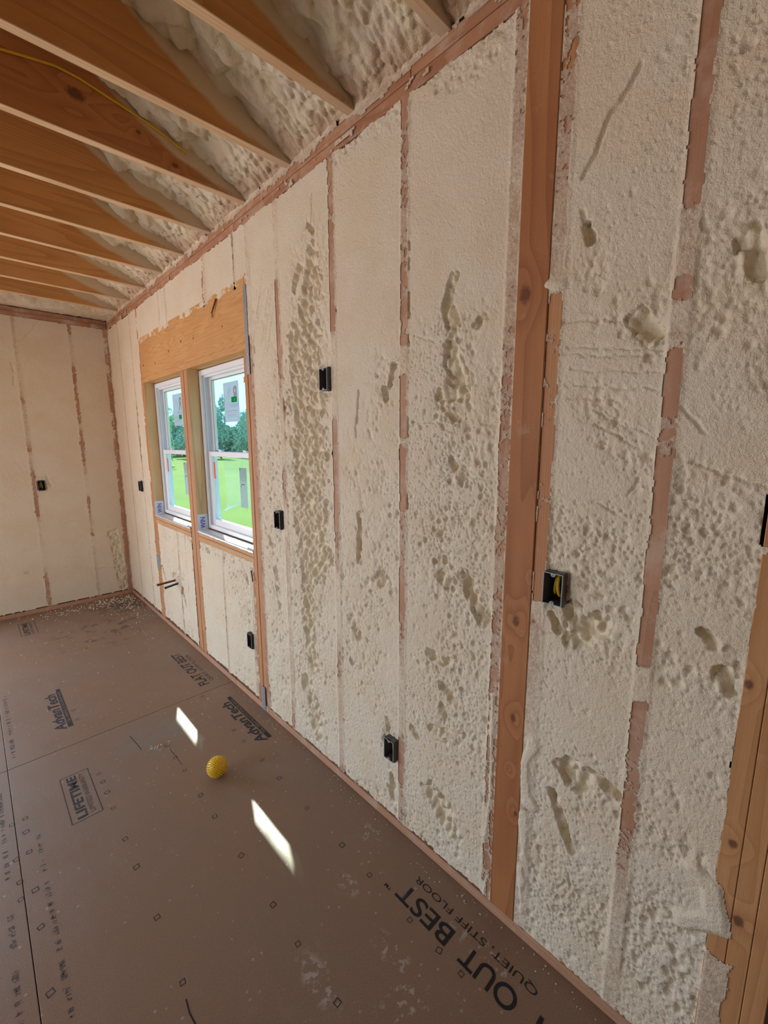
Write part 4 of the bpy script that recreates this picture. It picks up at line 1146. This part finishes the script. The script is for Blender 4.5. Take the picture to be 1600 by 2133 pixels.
# ================================================================= things fixed to the wall
def ebox(y1, z0, kind, label, xf=-.018, cable='coil', rot=None):
    """single-gang box, far side at y1, open face at xf"""
    root = empty('electrical_box', (xf, y1 - BW / 2, z0 + BH / 2))
    m = M['box_grey'] if kind == 'grey' else M['box_dark']
    t = .0022; hw, hh, dp = BW / 2, BH / 2, .070
    b = MB()
    b.box(0, dp, -hw, -hw + t, -hh, hh).box(0, dp, hw - t, hw, -hh, hh).box(0, dp, -hw + t, hw - t, -hh, -hh + t).box(0, dp, -hw + t, hw - t, hh - t, hh).box(dp - t, dp, -hw + t, hw - t, -hh + t, hh - t)
    b.build('shell', m, root, bevel=.0006)
    rb = MB(); ring(rb, -.0008, .0006, -hw, hw, -hh, hh, t); rb.build('rim', M['box_rim'], root)
    for s_ in (-1, 1):
        ear = MB(); cz = s_ * (hh - .004); pts = []
        for i in range(10):
            w = math.pi * i / 9
            pts.append((-.001, .0065 * math.cos(w), cz - s_ * .0065 * math.sin(w)))
        pts += [(-.001, -.0065, cz + s_ * .004), (-.001, .0065, cz + s_ * .004)]
        if s_ > 0: pts = pts[::-1]
        ear.prism(pts, (.006, 0, 0)); e_ = ear.build('screw_ear', M['box_rim'] if kind == 'grey' else m, root)
        hole = MB(); hole.prism([(-.0018, .0018 * math.cos(w * math.pi / 4), cz - s_ * .002 + .0018 * math.sin(w * math.pi / 4)) for w in range(8)], (.0006, 0, 0)); hole.build('screw_hole', M['seal'], e_)
    # nail lugs above and below
    for s_ in (-1, 1):
        MB().box(.008, .020, -hw - .001, -hw + .016, s_ * hh - (.004 if s_ < 0 else 0), s_ * hh + (.004 if s_ > 0 else 0)).build('nail_lug', m, root, bevel=.001)
    if cable:
        c = M['yellow'] if cable != 'white' else M['white_cable']
        pts = [(.045 - .012 * math.cos(w), .004 + .006 * math.sin(w * .5), .030 * math.sin(w)) for w in np.linspace(-1.5, 1.5, 14)]
        pts = [(.026 + .016 * (1 - math.cos(w)), -.004 + .002 * w, .027 * math.sin(w)) for w in np.linspace(-1.7, 1.7, 16)]
        MB().tube(pts, .0050, 8).build('cable', c, root, smooth=True)
        pts = [(.036 + .010 * (1 - math.cos(w)), .008 - .002 * w, .024 * math.sin(w)) for w in np.linspace(-1.7, 1.6, 14)]
        MB().tube(pts, .0042, 8).build('cable', c, root, smooth=True)
    tag(root, label, 'box')
    return root
ebox(.522, 1.160, 'grey', 'grey plastic outlet box with a yellow cable coil, beside the broad bare wood post')
ebox(1.160, .308, 'grey', 'grey plastic outlet box low on the foam wall near the floor, right of the window')
ebox(1.980, 1.160, 'dark', 'black outlet box with yellow wires, just right of the near window post')
ebox(1.552, 1.816, 'grey', 'dark grey empty outlet box, highest one on the long foam wall', cable=None)
ebox(2.368, .363, 'dark', 'dark outlet box low under the near window, against its right post', cable='white')
ebox(4.420, 1.156, 'dark', 'small dark outlet box on the narrow foam strip left of the windows', cable=None)
fb = ebox(0, 0, 'dark', 'black outlet box with yellow wire on the far end wall')
fb.location = (-.6575, YF - .010, 1.2025); fb.rotation_euler.z = math.radians(90)

# pipe stubs under the far window
t = empty('pipe_stub', (0, 3.665, .470))
MB().tube([(.06, 0, .004), (-.02, 0, .001), (-.138, 0, -.006)], .0085, 12).build('pipe', M['copper'], t, smooth=True)
MB().tube([(-.128, 0, -.0055), (-.142, 0, -.0065)], .0105, 12).build('end_cap', M['copper'], t, smooth=False)
tag(t, 'dull copper pipe stub sticking out of the foam below the left window, upper one', 'pipe')
t = empty('pipe_stub', (0, 3.612, .455))
MB().tube([(.06, 0, .004), (-.02, 0, 0), (-.098, 0, -.012)], .0085, 12).build('pipe', M['blackpipe'], t, smooth=True)
MB().tube([(-.090, 0, -.011), (-.102, 0, -.0125)], .0105, 12).build('end_cap', M['blackpipe'], t, smooth=False)
tag(t, 'short black pipe stub below and right of the copper one under the left window', 'pipe')

# steel straps and nail plates
def strap(y0, y1, z0, z1, label, nails, x=-.0045):
    root = empty('steel_strap', (x, (y0 + y1) / 2, z0)); w = (y1 - y0) / 2
    MB().box(0, .0018, -w, w, 0, z1 - z0).build('plate', M['steel'], root, bevel=.0005)
    for (a, b) in nails:
        bm = MB(); pts = [(-.002, a + .0045 * math.cos(k * math.pi / 4), b + .0045 * math.sin(k * math.pi / 4)) for k in range(8)]
        bm.prism(pts[::-1], (.0025, 0, 0)); bm.build('nail_head', M['nail'], root)
    tag(root, label, 'metal strap')
strap(2.188, 2.222, 1.955, 2.398, 'grey steel strap nailed up the right side of the window header', [(-.008, .03), (.006, .05), (-.009, .10), (.004, .12), (-.006, .17), (.006, .22), (-.004, .30)])
strap(2.196, 2.236, .002, .155, 'grey steel plate at the foot of the right window post', [(-.01, .03), (.01, .07), (-.008, .12)], -.0065)
strap(4.030, 4.115, .490, .612, 'grey steel nail plate on the left window post', [(-.02, .03), (.02, .09)], -.0035)

# ================================================================= yellow ball
R_B = .0445
me = bpy.data.meshes.new('massage_ball'); bm = bmesh.new()
bmesh.ops.create_icosphere(bm, subdivisions=4, radius=R_B)
body = bmesh.new()
me_b = bpy.data.meshes.new('body'); bm.to_mesh(me_b); bm.free()
for p_ in me_b.polygons: p_.use_smooth = True
me_b.materials.append(M['ball'])
ball = empty('spiky_ball', (-.4252, 1.9065, R_B + .0030))
link(bpy.data.objects.new('ball_body', me_b), ball)
sv = MB(); N = 260
for i in range(N):
    zc = 1 - 2 * (i + .5) / N; r = math.sqrt(1 - zc * zc); th = i * 2.399963
    nrm = Vector((r * math.cos(th), r * math.sin(th), zc)); a = nrm.orthogonal().normalized(); b_ = nrm.cross(a)
    n0 = len(sv.v)
    for (rad, hgt) in ((.0032, -.0008), (.0021, .0026), (.0009, .0044)):
        for k in range(6):
            w = k * math.pi / 3; sv.v.append(tuple(nrm * (R_B + hgt) + a * math.cos(w) * rad + b_ * math.sin(w) * rad))
    for l in range(2):
        for k in range(6):
            sv.f.append((n0 + l * 6 + k, n0 + l * 6 + (k + 1) % 6, n0 + l * 6 + 6 + (k + 1) % 6, n0 + l * 6 + 6 + k))
    sv.f.append(tuple(n0 + 12 + k for k in range(6)))
so = sv.build('spikes', M['ball'], ball, smooth=True)
tag(ball, 'yellow rubber ball covered in small spikes, lying on the brown subfloor', 'ball')

# ================================================================= foam crumbs on the floor
rs = np.random.RandomState(8)
pts = []
def scatter(n, cx, cy, sx_, sy_, s0, s1):
    for _ in range(n):
        x = cx + rs.randn() * sx_; y = cy + rs.randn() * sy_
        if -1.6 < x < -.012 and -.2 < y < 5.06: pts.append((x, y, rs.uniform(s0, s1)))
scatter(330, -.28, 4.95, .28, .08, .003, .011); scatter(170, -.12, 4.7, .09, .22, .003, .010); scatter(120, -.4, 4.2, .35, .4, .002, .006)
scatter(70, -.6, 3.2, .4, .6, .002, .005); scatter(60, -.5, 2.2, .4, .5, .0015, .004); scatter(160, -.03, 1.6, .02, 1.2, .0015, .004); scatter(60, -.03, .6, .03, .4, .0015, .004); scatter(26, -.58, 2.30, .04, .05, .002, .006)
for (x, y, s) in [(-.205, 2.57, .007), (-.29, 2.44, .006), (-.10, 1.92, .005), (-.60, 2.33, .008), (-.15, 1.85, .005), (-.83, 3.45, .006), (-.40, 3.6, .008)]: pts.append((x, y, s))
cb = MB()
for (x, y, s) in pts:
    n0 = len(cb.v); a = rs.uniform(0, 6.28); ca, sa = math.cos(a), math.sin(a); l = rs.uniform(.6, 1.6)
    loc = [(-1 * l, -.6, 0), (.9 * l, -.7, 0), (1.1 * l, .6, 0), (-.8 * l, .8, 0), (-.4, -.3, .9), (.5, .2, 1.1)]
    cb.v += [(x + (p[0] * ca - p[1] * sa) * s * .55, y + (p[0] * sa + p[1] * ca) * s * .55, p[2] * s * .55 + .0004) for p in loc]
    cb.f += [tuple(n0 + i for i in q) for q in ((0, 1, 4), (1, 2, 5), (1, 5, 4), (2, 3, 5), (3, 4, 5), (3, 0, 4), (3, 2, 1, 0))]
o = cb.build('foam_crumbs', M['crumb']); o['kind'] = 'stuff'
tag(o, 'pale crumbs of trimmed foam scattered over the floor and along the wall foot', 'debris')

# ================================================================= outdoors
gd = MB()
b0 = MB().box(-1.5, 90, 5.6, 140, -.62, -.55).box(1.5, 90, -40, 5.6, -.62, -.55).build('ground_lawn', M['grass']); structure(b0)
q = NT('warm_bounce_soil', .95, .1); o_s = q.obj(); q.color(q.mix(q.mr(q.noise(o_s, .8, 4), .35, .65), (.44, .34, .24), (.36, .27, .18))); q.bump(q.noise(o_s, 9, 4), .6, .05)  # unseen ground, made tan to bounce warm light into the room
b1 = MB().box(-70, -1.5, 5.6, 140, -.62, -.555).box(-70, 1.5, -40, 5.6, -.62, -.555).build('ground_bounce_soil', q.m); structure(b1)
def leaf_mesh(name, n, rx, rz, seed, m, zlow):
    r_ = np.random.RandomState(seed); P = []; F = []
    lob = [(r_.uniform(-.55, .55) * rx, r_.uniform(-.55, .55) * rx, r_.uniform(zlow, 1) * rz, r_.uniform(.35, .6)) for _ in range(12)]
    d = r_.randn(n, 3); d /= np.linalg.norm(d, axis=1)[:, None]; rad = r_.uniform(.75, 1.0, n)
    for i in range(n):
        L = lob[i % 12]; c = np.array([L[0], L[1], L[2]]) + d[i] * rad[i] * L[3] * rx * np.array([1, 1, .8])
        s = r_.uniform(.10, .22); a = r_.randn(3); a /= np.linalg.norm(a); b = np.cross(a, d[i]); b /= np.linalg.norm(b) + 1e-6
        k = len(P); P += [c - a * s, c + b * s * .6, c + a * s, c - b * s * .6]; F.append((k, k + 1, k + 2, k + 3))
    me = bpy.data.meshes.new(name); me.from_pydata([tuple(p) for p in P], [], F); me.materials.append(m); return me
crowns = [leaf_mesh('crown', 3600, 3.6, 6.0, 1, M['leaf'], .35), leaf_mesh('crown', 3200, 3.0, 7.0, 2, M['leaf'], .3), leaf_mesh('crown', 2600, 2.6, 4.2, 3, M['leaf2'], .2)]
tb = MB().tube([(0, 0, -.2), (.1, 0, 2), (0, .1, 4.5)], [.28, .2, .08], 8); tm = bpy.data.meshes.new('trunk'); tm.from_pydata(tb.v, [], tb.f); tm.materials.append(M['bark'])
lbl = ['tall dark green tree in the row beyond the lawn, seen through the windows', 'tall narrow green tree in the row beyond the lawn, seen through the windows', 'low light green bushy tree in front of the row, seen through the windows']
tr_ = random.Random(12)
for i in range(15):
    ang = .115 + .058 * i
    dist = 60; kd_ = i % 2
    if i % 4 == 3: kd_ = 2; dist = 42
    r_o = empty('tree', (math.sin(ang) * dist - 1, math.cos(ang) * dist, -.55)); r_o.rotation_euler.z = tr_.uniform(0, 6.28)
    s_ = tr_.uniform(.50, .56); r_o.scale = (s_, s_, tr_.uniform(.75, 1.15))
    link(bpy.data.objects.new('crown', crowns[kd_]), r_o); link(bpy.data.objects.new('trunk', tm), r_o)
    tag(r_o, lbl[kd_], 'tree', ['tall dark trees beyond the lawn', 'tall narrow trees beyond the lawn', 'low light trees before the row'][kd_])
rw = np.random.RandomState(31); P = []; F = []
for i in range(26000):
    a = rw.uniform(.0, 1.05); d = 68 + rw.rand() * 6; top = 4.6 + 1.6 * math.sin(a * 31) + 1.2 * math.sin(a * 83 + 1)
    c_ = np.array([math.sin(a) * d, math.cos(a) * d, -.5 + rw.rand() ** .8 * top]); u = rw.randn(3); u /= np.linalg.norm(u); v = np.cross(u, rw.randn(3)); v /= np.linalg.norm(v)
    k = len(P); q_ = rw.uniform(.2, .42); P += [c_ - u * q_, c_ + v * q_ * .7, c_ + u * q_, c_ - v * q_ * .7]; F.append((k, k + 1, k + 2, k + 3))
o = mesh_np('woodland', np.array(P), F, M['leaf'], None, False); o['kind'] = 'stuff'
tag(o, 'distant belt of woodland behind the trees, seen through the windows', 'woodland')
